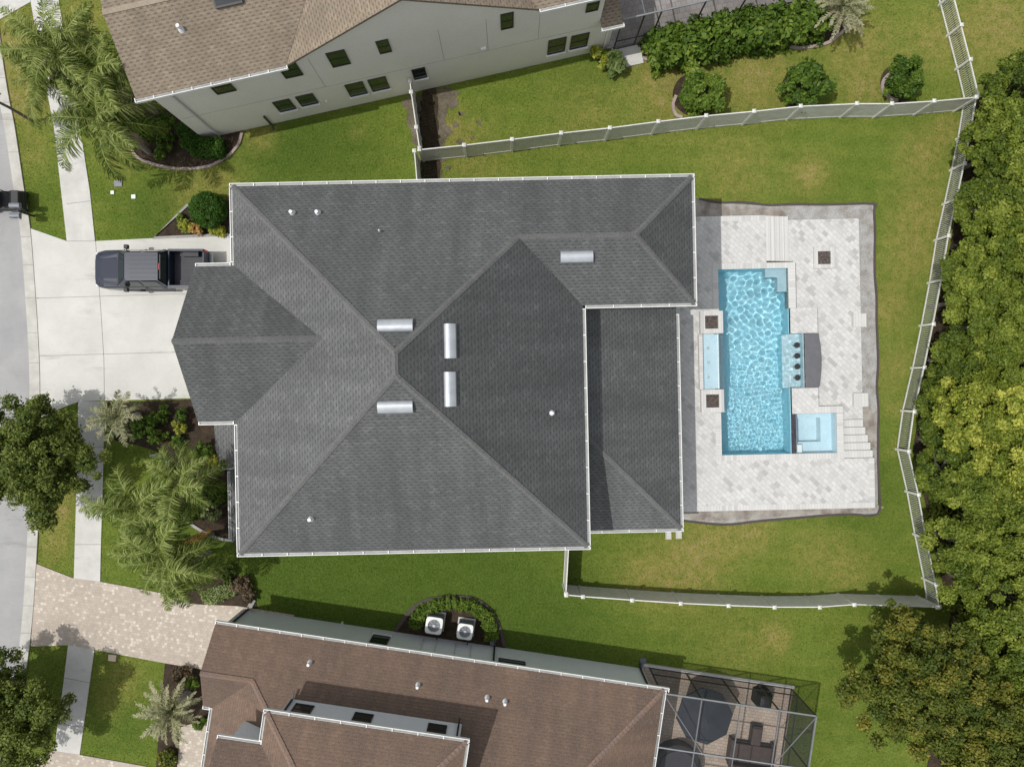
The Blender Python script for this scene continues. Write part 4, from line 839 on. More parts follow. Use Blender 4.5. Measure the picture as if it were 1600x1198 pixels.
# ---------------------------------------------------------------- air conditioners
def ac(px, py, s, label):
    x, y = P2(px, py, .85); M = Matrix.Translation((x, y, 0)) @ F3; t = thing('air_conditioner', label, 'air conditioner', M, 'air conditioners by the house wall')
    h = s / 2; b = MB(); b.box(-h - .06, h + .06, -h - .06, h + .06, 0, .09); b.build('concrete_pad', M_['walkconc'], t, M)
    b = MB()
    for k in range(16): b.box(-h + .02, h - .02, -h + .02, h - .02, .1 + k * .044, .1 + k * .044 + .026)
    b.box(-h + .05, h - .05, -h + .05, h - .05, .1, .8); b.build('coil_louvres', M_['boxgrey'], t, M)
    n = 32; top = MB(); ring = lambda r, z: [(r * math.cos(2 * math.pi * k / n), r * math.sin(2 * math.pi * k / n), z) for k in range(n)]
    sq = []
    for k in range(n):
        an = 2 * math.pi * k / n; c_, s_ = math.cos(an), math.sin(an); m = (abs(c_) ** 7 + abs(s_) ** 7) ** (-1 / 7); sq.append((h * m * c_, h * m * s_))
    ri = ring(h * .74, .87)
    for k in range(n):
        j = (k + 1) % n; top.poly([ri[k], (*sq[k], .86), (*sq[j], .86), ri[j]]); top.poly([(*sq[k], .86), (*sq[k], .80), (*sq[j], .80), (*sq[j], .86)])
        top.poly([ri[k], ri[j], (ri[j][0], ri[j][1], .72), (ri[k][0], ri[k][1], .72)])
    top.build('top_cover', M_['white_metal'], t, M)
    b = MB(); b.disc(0, 0, .70, .715, h * .76, n=28); b.build('fan_well', M_['boxgrey'], t, M)
    b = MB()
    for k in range(4):
        an = k * math.pi / 2 + .4; d0 = Vector((math.cos(an), math.sin(an), 0)); q = Vector((-d0.y, d0.x, 0)); r1 = h * .7
        b.poly([d0 * .05 + q * .03 + Vector((0, 0, .76)), d0 * .05 - q * .06 + Vector((0, 0, .74)), d0 * r1 - q * .12 + Vector((0, 0, .735)), d0 * r1 + q * .14 + Vector((0, 0, .79))])
    b.disc(0, 0, .74, .80, .06); b.build('fan', M_['galv'], t, M)
    b = MB()
    for r in (.25, .42, .58, .73): b.tube([(p[0], p[1], .885) for p in ring(h * r, 0)] + [(h * r, 0, .885)], .006, 5, cap=False)
    for k in range(8): b.bar((0, 0, .89), (h * .74 * math.cos(k * .785), h * .74 * math.sin(k * .785), .875), .008)
    b.disc(0, 0, .885, .90, .07); b.build('fan_guard', M_['galv'], t, M)
    b = MB(); b.tube([(h * .6, -h, .3), (h * .62, -h - .2, .28), (h * .5, -h - .38, .5)], .03, 6); b.build('hose', M_['trim'], t, M)
ac(678, 977, .87, 'left and larger of the two white topped air conditioners inside the curved hedge')
ac(726.5, 986.5, .80, 'right and smaller of the two white topped air conditioners inside the curved hedge')

# ---------------------------------------------------------------- screened patios
def cage(name, label, M, us, vs, z, top_rows, house_side, braces=(), kick=.0):
    u0, u1, v0, v1 = us[0], us[-1], min(vs), max(vs); t = thing(name, label, 'screen enclosure', M @ Matrix.Translation(((u0 + u1) / 2, (v0 + v1) / 2, 0)))
    vf = vs[0]; vbk = vs[-1]
    for u in us: b = MB(); b.bar((u, vf, .06), (u, vf, z), .06, .06, (0, 1, 0)); b.build('post', M_['frame_dark'], t, M)
    for v in vs[1:]:
        b = MB(); b.bar((u1, v, .06), (u1, v, z), .06, .06, (0, 1, 0)); b.build('post', M_['frame_dark'], t, M)
    for zz2 in (z - .03, .95, .12):
        b = MB(); b.bar((u0, vf, zz2), (u1, vf, zz2), .07 if zz2 > 2 else .05); b.build('beam', M_['cage'] if zz2 > 2 else M_['frame_dark'], t, M)
        b = MB(); b.bar((u1, vf, zz2), (u1, vbk, zz2), .07 if zz2 > 2 else .05); b.build('beam', M_['cage'] if zz2 > 2 else M_['frame_dark'], t, M)
    for u in us[:-1]: b = MB(); b.bar((u, vf, z), (u, vbk, z), .045, .07); b.build('beam', M_['cage'], t, M)
    for v in top_rows: b = MB(); b.bar((u0, v, z + .01), (u1, v, z + .01), .06, .09); b.build('beam', M_['cage'], t, M)
    for p, q in braces: b = MB(); b.bar((*p, z + .02), (*q, z + .02), .035); b.build('brace', M_['cage'], t, M)
    b = MB(); b.poly([(u0, vf, z + .05), (u1, vf, z + .05), (u1, vbk, z + .05), (u0, vbk, z + .05)]); b.build('roof_screen', M_['screen'], t, M)
    b = MB(); b.poly([(u0, vf, .06), (u1, vf, .06), (u1, vf, z), (u0, vf, z)]); b.poly([(u1, vf, .06), (u1, vbk, .06), (u1, vbk, z), (u1, vf, z)]); b.build('wall_screen', M_['screen_wall'], t, M)
    return t
b = MB(); b.box(9.0, 17.02, -13.62, -26, -.02, .07); tag(b.build('patio', M_['pavers_tan'], M=F3), kind='structure')
b = MB(); b.box(9.05, 17.05, -13.68, -13.55, -.02, .16); tag(b.build('patio_kerb', M_['concrete'], M=F3), kind='structure')
cage('screen_enclosure', 'dark framed screened patio attached to the brown roofed house', F3, [9.35, 11.3, 13.2, 15.1, 16.9], [-13.72, -16.3, -18.8, -21.3, -24], 3.2, [-16.3, -18.8, -21.3], 'w', [((9.5, -13.8), (11.7, -16.3)), ((16.85, -13.8), (15.2, -16.3))])
b = MB(); b.box(8.75, 24, 16.1, 27, -.02, .07); tag(b.build('patio', M_['pavers_grey'], M=F2), kind='structure')
cage('screen_enclosure', 'long screened patio behind the green hedge beside the beige house', F2, [9.05, 10.15, 11.0, 13.2, 15.4, 17.6, 19.8, 22], [15.98, 18.5, 21, 24], 3.2, [18.5, 21], 'w', [((9.1, 16.3), (10.2, 18.5))])
b = MB(); b.box(8.95, 10.45, 14.95, 16.05, 0, .1); o = b.build('concrete_pad', M_['walkconc'], M=F2, loc=tuple((F2 @ Vector((9.7, 15.4, 0))))); tag(o, 'pale square concrete step outside the screen door left of the hedge', 'concrete step')
# patio furniture under the screens
x = 11.95; y = -15.0
t = thing('patio_umbrella', 'open charcoal octagonal umbrella over the screened patio', 'umbrella', F3 @ Matrix.Translation((x, y, .07)))
b = MB(); n = 8; R0 = 1.42
for k in range(n):
    a0, a1 = 2 * math.pi * (k + .3) / n, 2 * math.pi * (k + 1.3) / n; e0 = (x + R0 * math.cos(a0), y + R0 * math.sin(a0), 2.05); e1 = (x + R0 * math.cos(a1), y + R0 * math.sin(a1), 2.05)
    m0 = (x + R0 * .5 * math.cos(a0), y + R0 * .5 * math.sin(a0), 2.33); m1 = (x + R0 * .5 * math.cos(a1), y + R0 * .5 * math.sin(a1), 2.33)
    b.poly([(x, y, 2.6), m0, m1], k / 8); b.poly([m0, e0, e1, m1], k / 8); b.poly([e0, (e0[0], e0[1], 1.95), (e1[0], e1[1], 1.95), e1], k / 8)
b.build('canopy', M_['canvas'], t, F3)
b = MB(); b.disc(x, y, .12, 2.62, .025, .02, 10); b.build('pole', M_['frame_dark'], t, F3)
b = MB(); b.disc(x, y, .07, .15, .28, .24, 20); b.build('base', M_['frame_dark'], t, F3)
for k in range(8): a0 = 2 * math.pi * (k + .3) / 8; b = MB(); b.bar((x, y, 2.55), (x + R0 * math.cos(a0), y + R0 * math.sin(a0), 2.03), .02); b.build('rib', M_['frame_dark'], t, F3)
t = thing('grill', 'black covered barbecue grill in the upper right corner of the screened patio', 'grill', F3 @ Matrix.Translation((15.3, -14.25, .07)))
b = MB(); sm_ = [(-.42, -.3), (-.2, -.4), (.2, -.4), (.42, -.28), (.42, .3), (.2, .4), (-.2, .38), (-.42, .28)]
for z0, z1, k0, k1 in ((.09, .75, 1, .97), (.75, 1.05, .97, .7), (1.05, 1.12, .7, .3)):
    for i in range(8):
        j = (i + 1) % 8; A = lambda q, k, z: (15.3 + sm_[q][0] * k, -14.25 + sm_[q][1] * k * 1.15, z); b.poly([A(i, k0, z0), A(j, k0, z0), A(j, k1, z1), A(i, k1, z1)])
b.poly([(15.3 + p[0] * .3, -14.25 + p[1] * .35, 1.12) for p in sm_]); b.build('cover', M_['trim'], t, F3, bevel=.02)
b = MB(); b.bar((15.0, -14.65, .85), (15.6, -14.65, .85), .05); b.build('handle', M_['galv'], t, F3)
t = thing('patio_sofa', 'brown cushioned patio sofa with chaise at the right of the screened patio', 'sofa', F3 @ Matrix.Translation((15.2, -17.2, .07)))
b = MB(); b.box(14.1, 16.25, -17.9, -16.75, .07, .34); b.box(15.05, 15.6, -16.75, -15.75, .07, .34); b.build('base', M_['frame_dark'], t, F3)
for x0, x1, y0, y1 in ((14.15, 15.15, -17.75, -16.8), (15.18, 16.2, -17.75, -16.8), (15.08, 15.57, -16.78, -15.8)): b = MB(); b.box(x0, x1, y0, y1, .342, .5); b.build('cushion', M_['wicker'], t, F3, bevel=.03)
b = MB(); b.box(14.1, 16.25, -18.1, -17.78, .07, .85); b.build('backrest', M_['wicker'], t, F3, bevel=.03)
for x0 in (14.0, 16.2): b = MB(); b.box(x0, x0 + .14, -17.9, -16.6, .1, .66); b.build('armrest', M_['wicker'], t, F3, bevel=.02)
t = thing('hot_tub', 'round dark rimmed hot tub with grey cover at the bottom of the screened patio', 'hot tub', F3 @ Matrix.Translation((11.4, -18.45, .07)))
b = MB(); b.disc(11.4, -18.45, .07, .8, 1.22, 1.25, 40); b.build('shell', M_['trim'], t, F3); b = MB(); b.disc(11.4, -18.45, .802, .86, 1.0, .98, 40); b.build('cover', M_['bedliner'], t, F3)

# ================================================================ FENCES
def fence(label, pts, zt, kind='solid', base=0, step_in=None, name='vinyl_fence'):
    pp = [Vector(P2(*p, zt + .1)) for p in pts]; c0 = pp[0]; t = thing(name, label, 'fence', Matrix.Translation((c0.x, c0.y, 0)))
    for p in pp:
        b = MB(); b.box(p.x - .06, p.x + .06, p.y - .06, p.y + .06, 0, zt + .03); q = b.build('post', M_['vinyl'], t)
        b = MB(); b.box(p.x - .095, p.x + .095, p.y - .095, p.y + .095, zt + .03, zt + .065)
        for k in range(4):
            a0 = math.pi / 4 + k * math.pi / 2; a1 = a0 + math.pi / 2; r = .095 * math.sqrt(2)
            b.poly([(p.x + r * math.cos(a0), p.y + r * math.sin(a0), zt + .065), (p.x + r * math.cos(a1), p.y + r * math.sin(a1), zt + .065), (p.x, p.y, zt + .12)])
        b.build('post_cap', M_['vinyl'], q)
    for i in range(len(pp) - 1):
        a, c_ = pp[i], pp[i + 1]; d = (c_ - a).normalized(); a = a + d * .058; c_ = c_ - d * .058; b = MB()
        if kind == 'solid':
            b.bar((a.x, a.y, zt - .06), (c_.x, c_.y, zt - .06), .05, .12); b.bar((a.x, a.y, .12), (c_.x, c_.y, .12), .05, .15)
            L_ = (c_ - a).length; n = max(1, round(L_ / .17))
            for k in range(n):
                p0 = a + (c_ - a) * ((k + .02) / n); p1 = a + (c_ - a) * ((k + .98) / n); b.bar((p0.x, p0.y, zt / 2 + .03), (p1.x, p1.y, zt / 2 + .03), .024, zt - .30)
        else:
            for zz2 in (zt - .04, .14): b.bar((a.x, a.y, zz2), (c_.x, c_.y, zz2), .045, .07)
            L_ = (c_ - a).length; n = max(1, round(L_ / .105))
            for k in range(1, n):
                p0 = a + (c_ - a) * (k / n); b.bar((p0.x, p0.y, .1), (p0.x, p0.y, zt - .05), .034, .022, (d.x, d.y, 0))
        b.build('panel', M_['vinyl'], t)
    return t
fence('white solid fence running right from the side gate to the picket fence corner', [(655, 233), (725, 226), (800, 217), (877, 207), (953, 199), (1029, 189), (1104, 180), (1179, 173), (1252, 165), (1340, 161), (1395, 161), (1461, 157), (1527, 151)], 1.83)
fence('short white solid fence from the beige house wall down to the fence corner', [(640, 126), (642, 143), (650, 198), (655, 231)], 1.83)
fence('short white solid fence from the fence corner to the grey roofed house', [(647, 235), (651, 283)], 1.83)
fence('white picket fence at the top right beyond the neighbour lawn', [(1462, -130), (1477, -60), (1491, -12), (1504, 38), (1518, 92), (1531, 146)], 1.2, 'picket')
fence('long white picket fence along the trees, bending beside the pool deck', [(1528, 150), (1519, 205), (1509, 255), (1497, 310), (1484, 368), (1473, 437), (1460, 506), (1446, 574), (1430, 643), (1421.5, 705), (1437, 773), (1449.5, 842), (1464, 913), (1469, 948)], 1.2, 'picket')
fence('white solid fence along the lower edge of the pool yard', [(885, 930), (911, 932.5), (988, 938), (1064, 943), (1139, 946.5), (1211, 949), (1282, 949), (1336, 945), (1401, 947), (1466, 949)], 1.83)
fence('short white solid fence from the lower yard corner up to the grey roofed house', [(884.5, 928), (889, 850)], 1.83)

# ================================================================ VEHICLES
def loft(mb, secs):
    n = len(secs[0]); i0 = len(mb.v)
    for s in secs: mb.v += [tuple(p) for p in s]
    for k in range(len(secs) - 1):
        for j in range(n):
            j2 = (j + 1) % n; mb.f.append((i0 + k * n + j, i0 + k * n + j2, i0 + (k + 1) * n + j2, i0 + (k + 1) * n + j)); mb.t.append(.5)
    mb.f.append(tuple(i0 + j for j in range(n - 1, -1, -1))); mb.t.append(.5); mb.f.append(tuple(i0 + (len(secs) - 1) * n + j for j in range(n))); mb.t.append(.5)
def wheel(parent, M, x, y, r, wd):
    b = MB(); prof = [(-wd / 2, r * .82), (-wd / 2 + .02, r * .96), (-wd / 2 + .06, r), (wd / 2 - .06, r), (wd / 2 - .02, r * .96), (wd / 2, r * .82)]
    b.tube([(x, y + p[0], r) for p in prof], [p[1] for p in prof], 28); o = b.build('wheel', M_['trim'], parent, M, smooth=False)
    b = MB(); b.tube([(x, y - wd / 2 - .01, r), (x, y + wd / 2 + .01, r)], r * .58, 20); b.build('rim', M_['galv'], o, M)
def sec(x, hw, z0, z1, cr=.12):           # rounded body cross-section
    return [(x, -hw * .96, z0), (x, hw * .96, z0), (x, hw, z0 + .12), (x, hw, (z0 + z1) / 2), (x, hw * .985, z1 - cr), (x, hw * .93, z1 - .02), (x, hw * .5, z1 + .015), (x, -hw * .5, z1 + .015), (x, -hw * .93, z1 - .02), (x, -hw * .985, z1 - cr), (x, -hw, (z0 + z1) / 2), (x, -hw, z0 + .12)]
tx, ty = P2(151, 417.5, .8); TM = Matrix.Translation((tx, 5.86, .045))
truck = thing('pickup_truck', 'dark slate pickup truck parked on the concrete driveway beside the front gable', 'pickup truck', TM @ Matrix.Translation((2.9, 0, 0)))
b = MB(); loft(b, [sec(.0, .62, .55, .86, .08), sec(.05, .78, .40, .95, .08), sec(.22, .92, .36, 1.02), sec(.55, .985, .36, 1.08), sec(1.0, .99, .36, 1.13), sec(1.35, .99, .36, 1.17), sec(1.9, .985, .36, 1.22), sec(3.9, .985, .36, 1.24)])
body = b.build('body', M_['truck'], truck, TM, smooth=False, bevel=.015)
b = MB()          # hood creases
for y in (-.62, .62): b.poly([(.35, y - .10, 1.07), (.35, y + .05, 1.075), (1.3, y + .02 + .1 * (1 if y > 0 else -1), 1.215), (1.3, y - .14 + .1 * (1 if y > 0 else -1), 1.19)])
b.poly([(.4, -.42, 1.09), (1.32, -.50, 1.225), (1.32, .50, 1.225), (.4, .42, 1.09)]); b.build('hood', M_['truck'], truck, TM)
b = MB(); b.box(1.3, 1.42, -.8, .8, 1.17, 1.215); b.build('cowl', M_['trim'], truck, TM)
# cabin
lo = [(1.42, .86), (1.5, .93), (3.85, .93)]; cab = MB(); B0, B1 = 1.38, 3.93; R0_, R1_ = 2.05, 3.72; zb_, zt_ = 1.22, 1.90
L4 = [(B0, -.84, zb_), (B0, .84, zb_), (B0 + .12, .93, zb_), (B1, .93, zb_), (B1, -.93, zb_), (B0 + .12, -.93, zb_)]
U4 = [(R0_, -.62, zt_), (R0_, .62, zt_), (R0_ + .12, .71, zt_), (R1_, .70, zt_), (R1_, -.70, zt_), (R0_ + .12, -.71, zt_)]
for j in range(6): cab.poly([L4[j], L4[(j + 1) % 6], U4[(j + 1) % 6], U4[j]])
cab.poly(U4); cab.build('cab', M_['truck'], truck, TM, bevel=.02)
rr = MB(); rr.poly([(R0_ + .02, -.6, zt_ + .004), (R0_ + .12, -.68, zt_ + .004), (R1_, -.68, zt_ + .004), (R1_, .68, zt_ + .004), (R0_ + .12, .68, zt_ + .004), (R0_ + .02, .6, zt_ + .004)])
for k in range(6): y = -.55 + k * .22; rr.box(R0_ + .25, R1_ - .08, y - .025, y + .025, zt_ + .004, zt_ + .014)
rr.build('roof', M_['truck'], truck, TM, bevel=.01)
def inset(A, B, C, D, m, off, mb):
    A, B, C, D = map(Vector, (A, B, C, D)); c0 = (A + B + C + D) / 4; n = (B - A).cross(D - A).normalized()
    if n.dot(c0 - Vector((2.9, 0, 1.2))) < 0: n = -n
    mb.poly([p + (c0 - p) * m + n * off for p in (A, B, C, D)])
g = MB(); inset(L4[0], L4[1], U4[1], U4[0], .06, .012, g); g.build('windshield', M_['glass'], truck, TM)
g = MB(); inset(L4[3], L4[4], U4[4], U4[3], .12, .012, g); g.build('rear_window', M_['glass'], truck, TM)
for sg in (1, -1):
    for x0, x1, x2, x3 in ((1.75, 2.72, 2.72, 2.2), (2.82, 3.7, 3.6, 2.82)):
        g = MB(); pts = [Vector((x0, .905 * sg, 1.28)), Vector((x1, .905 * sg, 1.28)), Vector((x2, .74 * sg, 1.82)), Vector((x3, .74 * sg, 1.82))]; g.poly([p + Vector((0, .02 * sg, .006)) for p in pts]); g.build('side_window', M_['glass'], truck, TM)
    b = MB(); b.box(1.72, 1.92, .99 * sg, 1.2 * sg, 1.16, 1.38); b.bar((1.82, .93 * sg, 1.24), (1.82, 1.02 * sg, 1.26), .06); b.build('mirror', M_['trim'], truck, TM, bevel=.03)
    b = MB(); b.box(.06, .34, .66 * sg, .87 * sg, .74, .93); b.build('headlight', M_['lens'], truck, TM, bevel=.02)
    b = MB(); b.box(5.72, 5.79, .86 * sg, .97 * sg, .85, 1.25); b.build('taillight', M_['red'], truck, TM)
    b = MB(); b.box(1.5, 3.9, .98 * sg, 1.06 * sg, .36, .42); b.build('running_board', M_['trim'], truck, TM)
    for x in (2.75, 3.65): b = MB(); b.box(x - .1, x + .02, .985 * sg, 1.005 * sg, 1.02, 1.06); b.build('door_handle', M_['trim'], truck, TM)
b = MB()          # panel gaps
for x in (1.62, 2.77, 3.72):
    for sg in (1, -1): b.box(x - .008, x + .008, .975 * sg, .992 * sg, .5, 1.16)
for y in (-.86, .86): b.bar((.32, y * .92, 1.055), (1.34, y, 1.185), .016)
b.box(.30, .32, -.78, .78, 1.03, 1.05); b.build('panel_gap', M_['trim'], truck, TM)
for y in (-.35, .25): b = MB(); b.bar((1.40, y, 1.245), (1.62, y + .42, 1.40), .02); b.build('wiper', M_['trim'], truck, TM)
b = MB(); b.box(3.76, 3.82, -.62, .62, 1.80, 1.84); b.build('rear_glass_trim', M_['trim'], truck, TM)
# bed
b = MB(); b.box(3.95, 5.76, -.98, -.86, .42, 1.33); b.box(3.95, 5.76, .86, .98, .42, 1.33); b.box(3.95, 4.03, -.86, .86, .6, 1.33); b.build('bed_side', M_['truck'], truck, TM, bevel=.012)
b = MB(); b.box(4.03, 5.70, -.86, .86, .55, .74)
for k in range(9): b.box(4.05, 5.68, -.76 + k * .19 - .03, -.76 + k * .19 + .03, .74, .756)
for sg in (1, -1): b.box(4.55, 5.35, .66 * sg, .859 * sg, .74, .98)
b.build('bed_floor', M_['bedliner'], truck, TM)
b = MB(); b.box(5.70, 5.78, -.84, .84, .62, 1.31); tg = b.build('tailgate', M_['truck'], truck, TM, bevel=.012)
b = MB(); b.box(5.78, 5.80, -.15, .15, 1.15, 1.24); b.build('handle', M_['trim'], tg, TM)
b = MB(); b.box(5.8, 5.93, -.9, .9, .48, .66); b.build('rear_bumper', M_['galv'], truck, TM, bevel=.03)
b = MB(); b.box(-.06, .12, -.72, .72, .42, .6); b.build('front_bumper', M_['trim'], truck, TM, bevel=.03)
b = MB(); b.box(-.015, .04, -.5, .5, .62, .86); b.build('grille', M_['trim'], truck, TM)
b = MB(); b.box(R1_ + .0, R1_ + .05, -.16, .16, 1.8, 1.86); b.build('brake_light', M_['red'], truck, TM)
for x in (1.05, 4.75):
    for y in (-.84, .84): wheel(truck, TM, x, y, .39, .28)
# golf cart at the left edge
cx_, cy_ = P2(7, 311, 1.0); GM = Matrix.Translation((cx_ - .25, cy_ + .02, .006))
cart = thing('golf_cart', 'small dark cart with shiny grey roof cut off by the left edge beside the mailboxes', 'golf cart', GM)
b = MB(); b.box(-1.3, .15, -.42, .48, 1.72, 1.78); b.build('roof', M_['galv'], cart, GM, bevel=.04)
b = MB(); b.box(-1.2, .95, -.45, .5, .3, .62); b.box(.45, .92, -.4, .45, .62, .95); b.build('body', M_['trim'], cart, GM, bevel=.05)
b = MB(); b.box(-.75, -.2, -.4, .45, .62, .78); b.build('seat', M_['bedliner'], cart, GM, bevel=.03)
for x, y in ((-1.2, -.38), (-1.2, .42), (.1, -.38), (.1, .42)): b = MB(); b.bar((x, y, .6), (x, y, 1.73), .035); b.build('roof_post', M_['trim'], cart, GM)
for x in (-.9, .68):
    for y in (-.42, .46): wheel(cart, GM, x, y, .24, .18)
# mailboxes
mx, my = P2(53, 338); MM = Matrix.Translation((mx, my, 0))
t = thing('mailbox_post', 'black post carrying two grey mailboxes beside the kerb', 'mailbox', MM)
b = MB(); b.bar((0, 0, 0), (0, 0, 1.25), .09, .09, (0, 1, 0)); b.build('post', M_['trim'], t, MM)
b = MB(); b.bar((0, -.38, 1.02), (0, .38, 1.02), .07); b.bar((-.45, 0, 1.02), (.1, 0, 1.02), .06); b.build('arm', M_['trim'], t, MM)
for y in (.27, -.24):
    b = MB(); prof = [(-.13, 0), (.13, 0), (.13, .14)] + [(.13 * math.cos(a0), .14 + .09 * math.sin(a0)) for a0 in (.5, 1.0, 1.57, 2.1, 2.6)] + [(-.13, .14)]
    i = len(b.v); n = len(prof)
    for x_ in (-.42, .1): b.v += [(x_, y + p[0], 1.08 + p[1]) for p in prof]
    for k in range(n): j = (k + 1) % n; b.f.append((k, j, n + j, n + k)); b.t.append(.5)
    b.f.append(tuple(range(n - 1, -1, -1))); b.t.append(.5); b.f.append(tuple(range(n, 2 * n))); b.t.append(.5); bx_ = b.build('mailbox', M_['boxgrey'], t, MM)
    b = MB(); b.box(-.2, -.05, y - .15, y - .135, 1.2, 1.26); b.build('flag', M_['trim'], bx_, MM)

# ================================================================ VEGETATION
def leaves(name, clumps, n, size, mat, parent, seed, flat=.5, tintv=.45, aspect=1.7, shell=.65, z_floor=.05):
    """leaf-sized faces spread through the volume of many clumps [(x,y,z,r,tint)]"""
    rng = np.random.RandomState(seed); C = np.array([k[:3] for k in clumps]); Rr = np.array([k[3] for k in clumps]); Tt = np.array([k[4] for k in clumps])
    wgt = Rr ** 2; idx = rng.choice(len(clumps), n, p=wgt / wgt.sum())
    d = rng.normal(size=(n, 3)); d /= np.linalg.norm(d, axis=1)[:, None]; rad = (shell + (1 - shell) * rng.rand(n)) * (1 + .25 * rng.normal(size=n).clip(-1, 1.6))
    pos = C[idx] + d * (Rr[idx] * rad)[:, None] * np.array([1, 1, .8]); pos[:, 2] = np.maximum(pos[:, 2], z_floor)
    nrm = d * .6 + rng.normal(size=(n, 3)) * .55 + np.array([0, 0, flat]); nrm /= np.linalg.norm(nrm, axis=1)[:, None]
    t = np.cross(nrm, rng.normal(size=(n, 3))); t /= np.linalg.norm(t, axis=1)[:, None]; s = np.cross(nrm, t)
    sz = size * (.6 + .8 * rng.rand(n)); a = (t * sz[:, None]) * aspect / 2; w_ = s * sz[:, None] / 2
    V = np.empty((n, 4, 3)); V[:, 0] = pos - a; V[:, 1] = pos + w_ - a * .1 + nrm * sz[:, None] * .06; V[:, 2] = pos + a; V[:, 3] = pos - w_ - a * .1 + nrm * sz[:, None] * .06
    tint = np.clip(Tt[idx] + tintv * (rng.rand(n) - .5), 0, 1)
    me = bpy.data.meshes.new(name); me.vertices.add(4 * n); me.vertices.foreach_set('co', V.ravel()); me.loops.add(4 * n); me.loops.foreach_set('vertex_index', np.arange(4 * n, dtype=np.int32))
    me.polygons.add(n); me.polygons.foreach_set('loop_start', np.arange(0, 4 * n, 4, dtype=np.int32)); me.polygons.foreach_set('loop_total', np.full(n, 4, dtype=np.int32))
    at = me.attributes.new('tint', 'FLOAT', 'FACE'); at.data.foreach_set('value', tint.astype(np.float32)); me.update(); me.materials.append(M_[mat])
    o = bpy.data.objects.new(name, me); col.objects.link(o)
    if parent is not None: o.parent = parent; WM[o.name] = WM[parent.name].copy()
    return o
def crown_clumps(rx, ry, rz, zc, n, seed, cr=(.35, .6), t0=.4, q0=.55):
    rr = random.Random(seed); out = []
    lob = [(rr.uniform(0, 6.28), rr.uniform(.15, .3)) for _ in range(5)]
    for k in range(n):
        th = rr.uniform(0, 2 * math.pi); ph = math.acos(rr.uniform(-.45, 1)); q = rr.uniform(q0, 1.0)
        m = 1 if q0 > .9 else 1 + sum(a * math.cos((i + 2) * (th - p0)) for i, (p0, a) in enumerate(lob)) * .35
        x, y, z = math.sin(ph) * math.cos(th) * q * m, math.sin(ph) * math.sin(th) * q * m, math.cos(ph) * q
        out.append((x * rx, y * ry, zc + z * rz, rr.uniform(*cr), min(1, max(0, t0 + rr.uniform(-.25, .25)))))
    return out
def tree(name, label, px, py, zc, rx, ry, rz, n, leaf, mat, seed, group=None, q0=.55, nc=60, cr=(.35, .6), t0=.4, cat='tree', trunk=.16, M=None, xy=None):
    x, y = xy if xy else P2(px, py, zc); MT = Matrix.Translation((x, y, 0)); t = thing(name, label, cat, MT, group)
    cl = crown_clumps(rx, ry, rz, zc, nc, seed, cr, t0, q0); leaves('crown', cl, n, leaf, mat, t, seed)
    rr = random.Random(seed + 7); b = MB(); zb3 = zc - rz * .35
    b.tube([(0, 0, 0), (.04, .02, zb3 * .5), (.02, -.03, zb3)], [trunk * 1.25, trunk, trunk * .75], 10)
    for k in range(9):
        c_ = cl[rr.randrange(len(cl))]; m = (c_[0] * .5 + rr.uniform(-.2, .2), c_[1] * .5 + rr.uniform(-.2, .2), zb3 + (c_[2] - zb3) * .45)
        b.tube([(.02, -.03, zb3 * .9), m, (c_[0], c_[1], c_[2])], [trunk * .6, trunk * .32, trunk * .1], 6)
    ob = b.build('trunk', M_['bark'], t, MT); return t
tree('oak_tree', 'large dark green oak beside the street, level with the driveway edge', 52, 714, 2.7, 2.95, 3.05, 1.5, 64000, .078, 'oak', 11, q0=.25, nc=250, cr=(.18, .46), t0=.46)
tree('oak_tree', 'large dark green oak at the bottom left corner beside the street', 2, 1115, 2.9, 2.7, 3.0, 1.5, 64000, .078, 'oak', 12, q0=.25, nc=250, cr=(.18, .46), t0=.46)
tree('young_tree', 'thin young tree leaning over the kerb near the top left edge', -30, 152, 3.9, .8, .9, .7, 3500, .1, 'shrub', 13, nc=18, cr=(.18, .3), t0=.3, trunk=.07, xy=P2(52, 190))
tree('crepe_myrtle', 'broad tree with rusty orange tipped leaves below the fence corner', 1437, 1062, 4.2, 3.5, 3.2, 1.6, 60000, .085, 'myrtle', 14, q0=.3, nc=260, cr=(.18, .46), t0=.42)
tree('crepe_myrtle', 'rusty green tree in the bottom right corner of the picture', 1535, 1150, 4.0, 3.0, 2.6, 1.6, 46000, .085, 'myrtle', 15, q0=.3, nc=190, cr=(.18, .46), t0=.4)
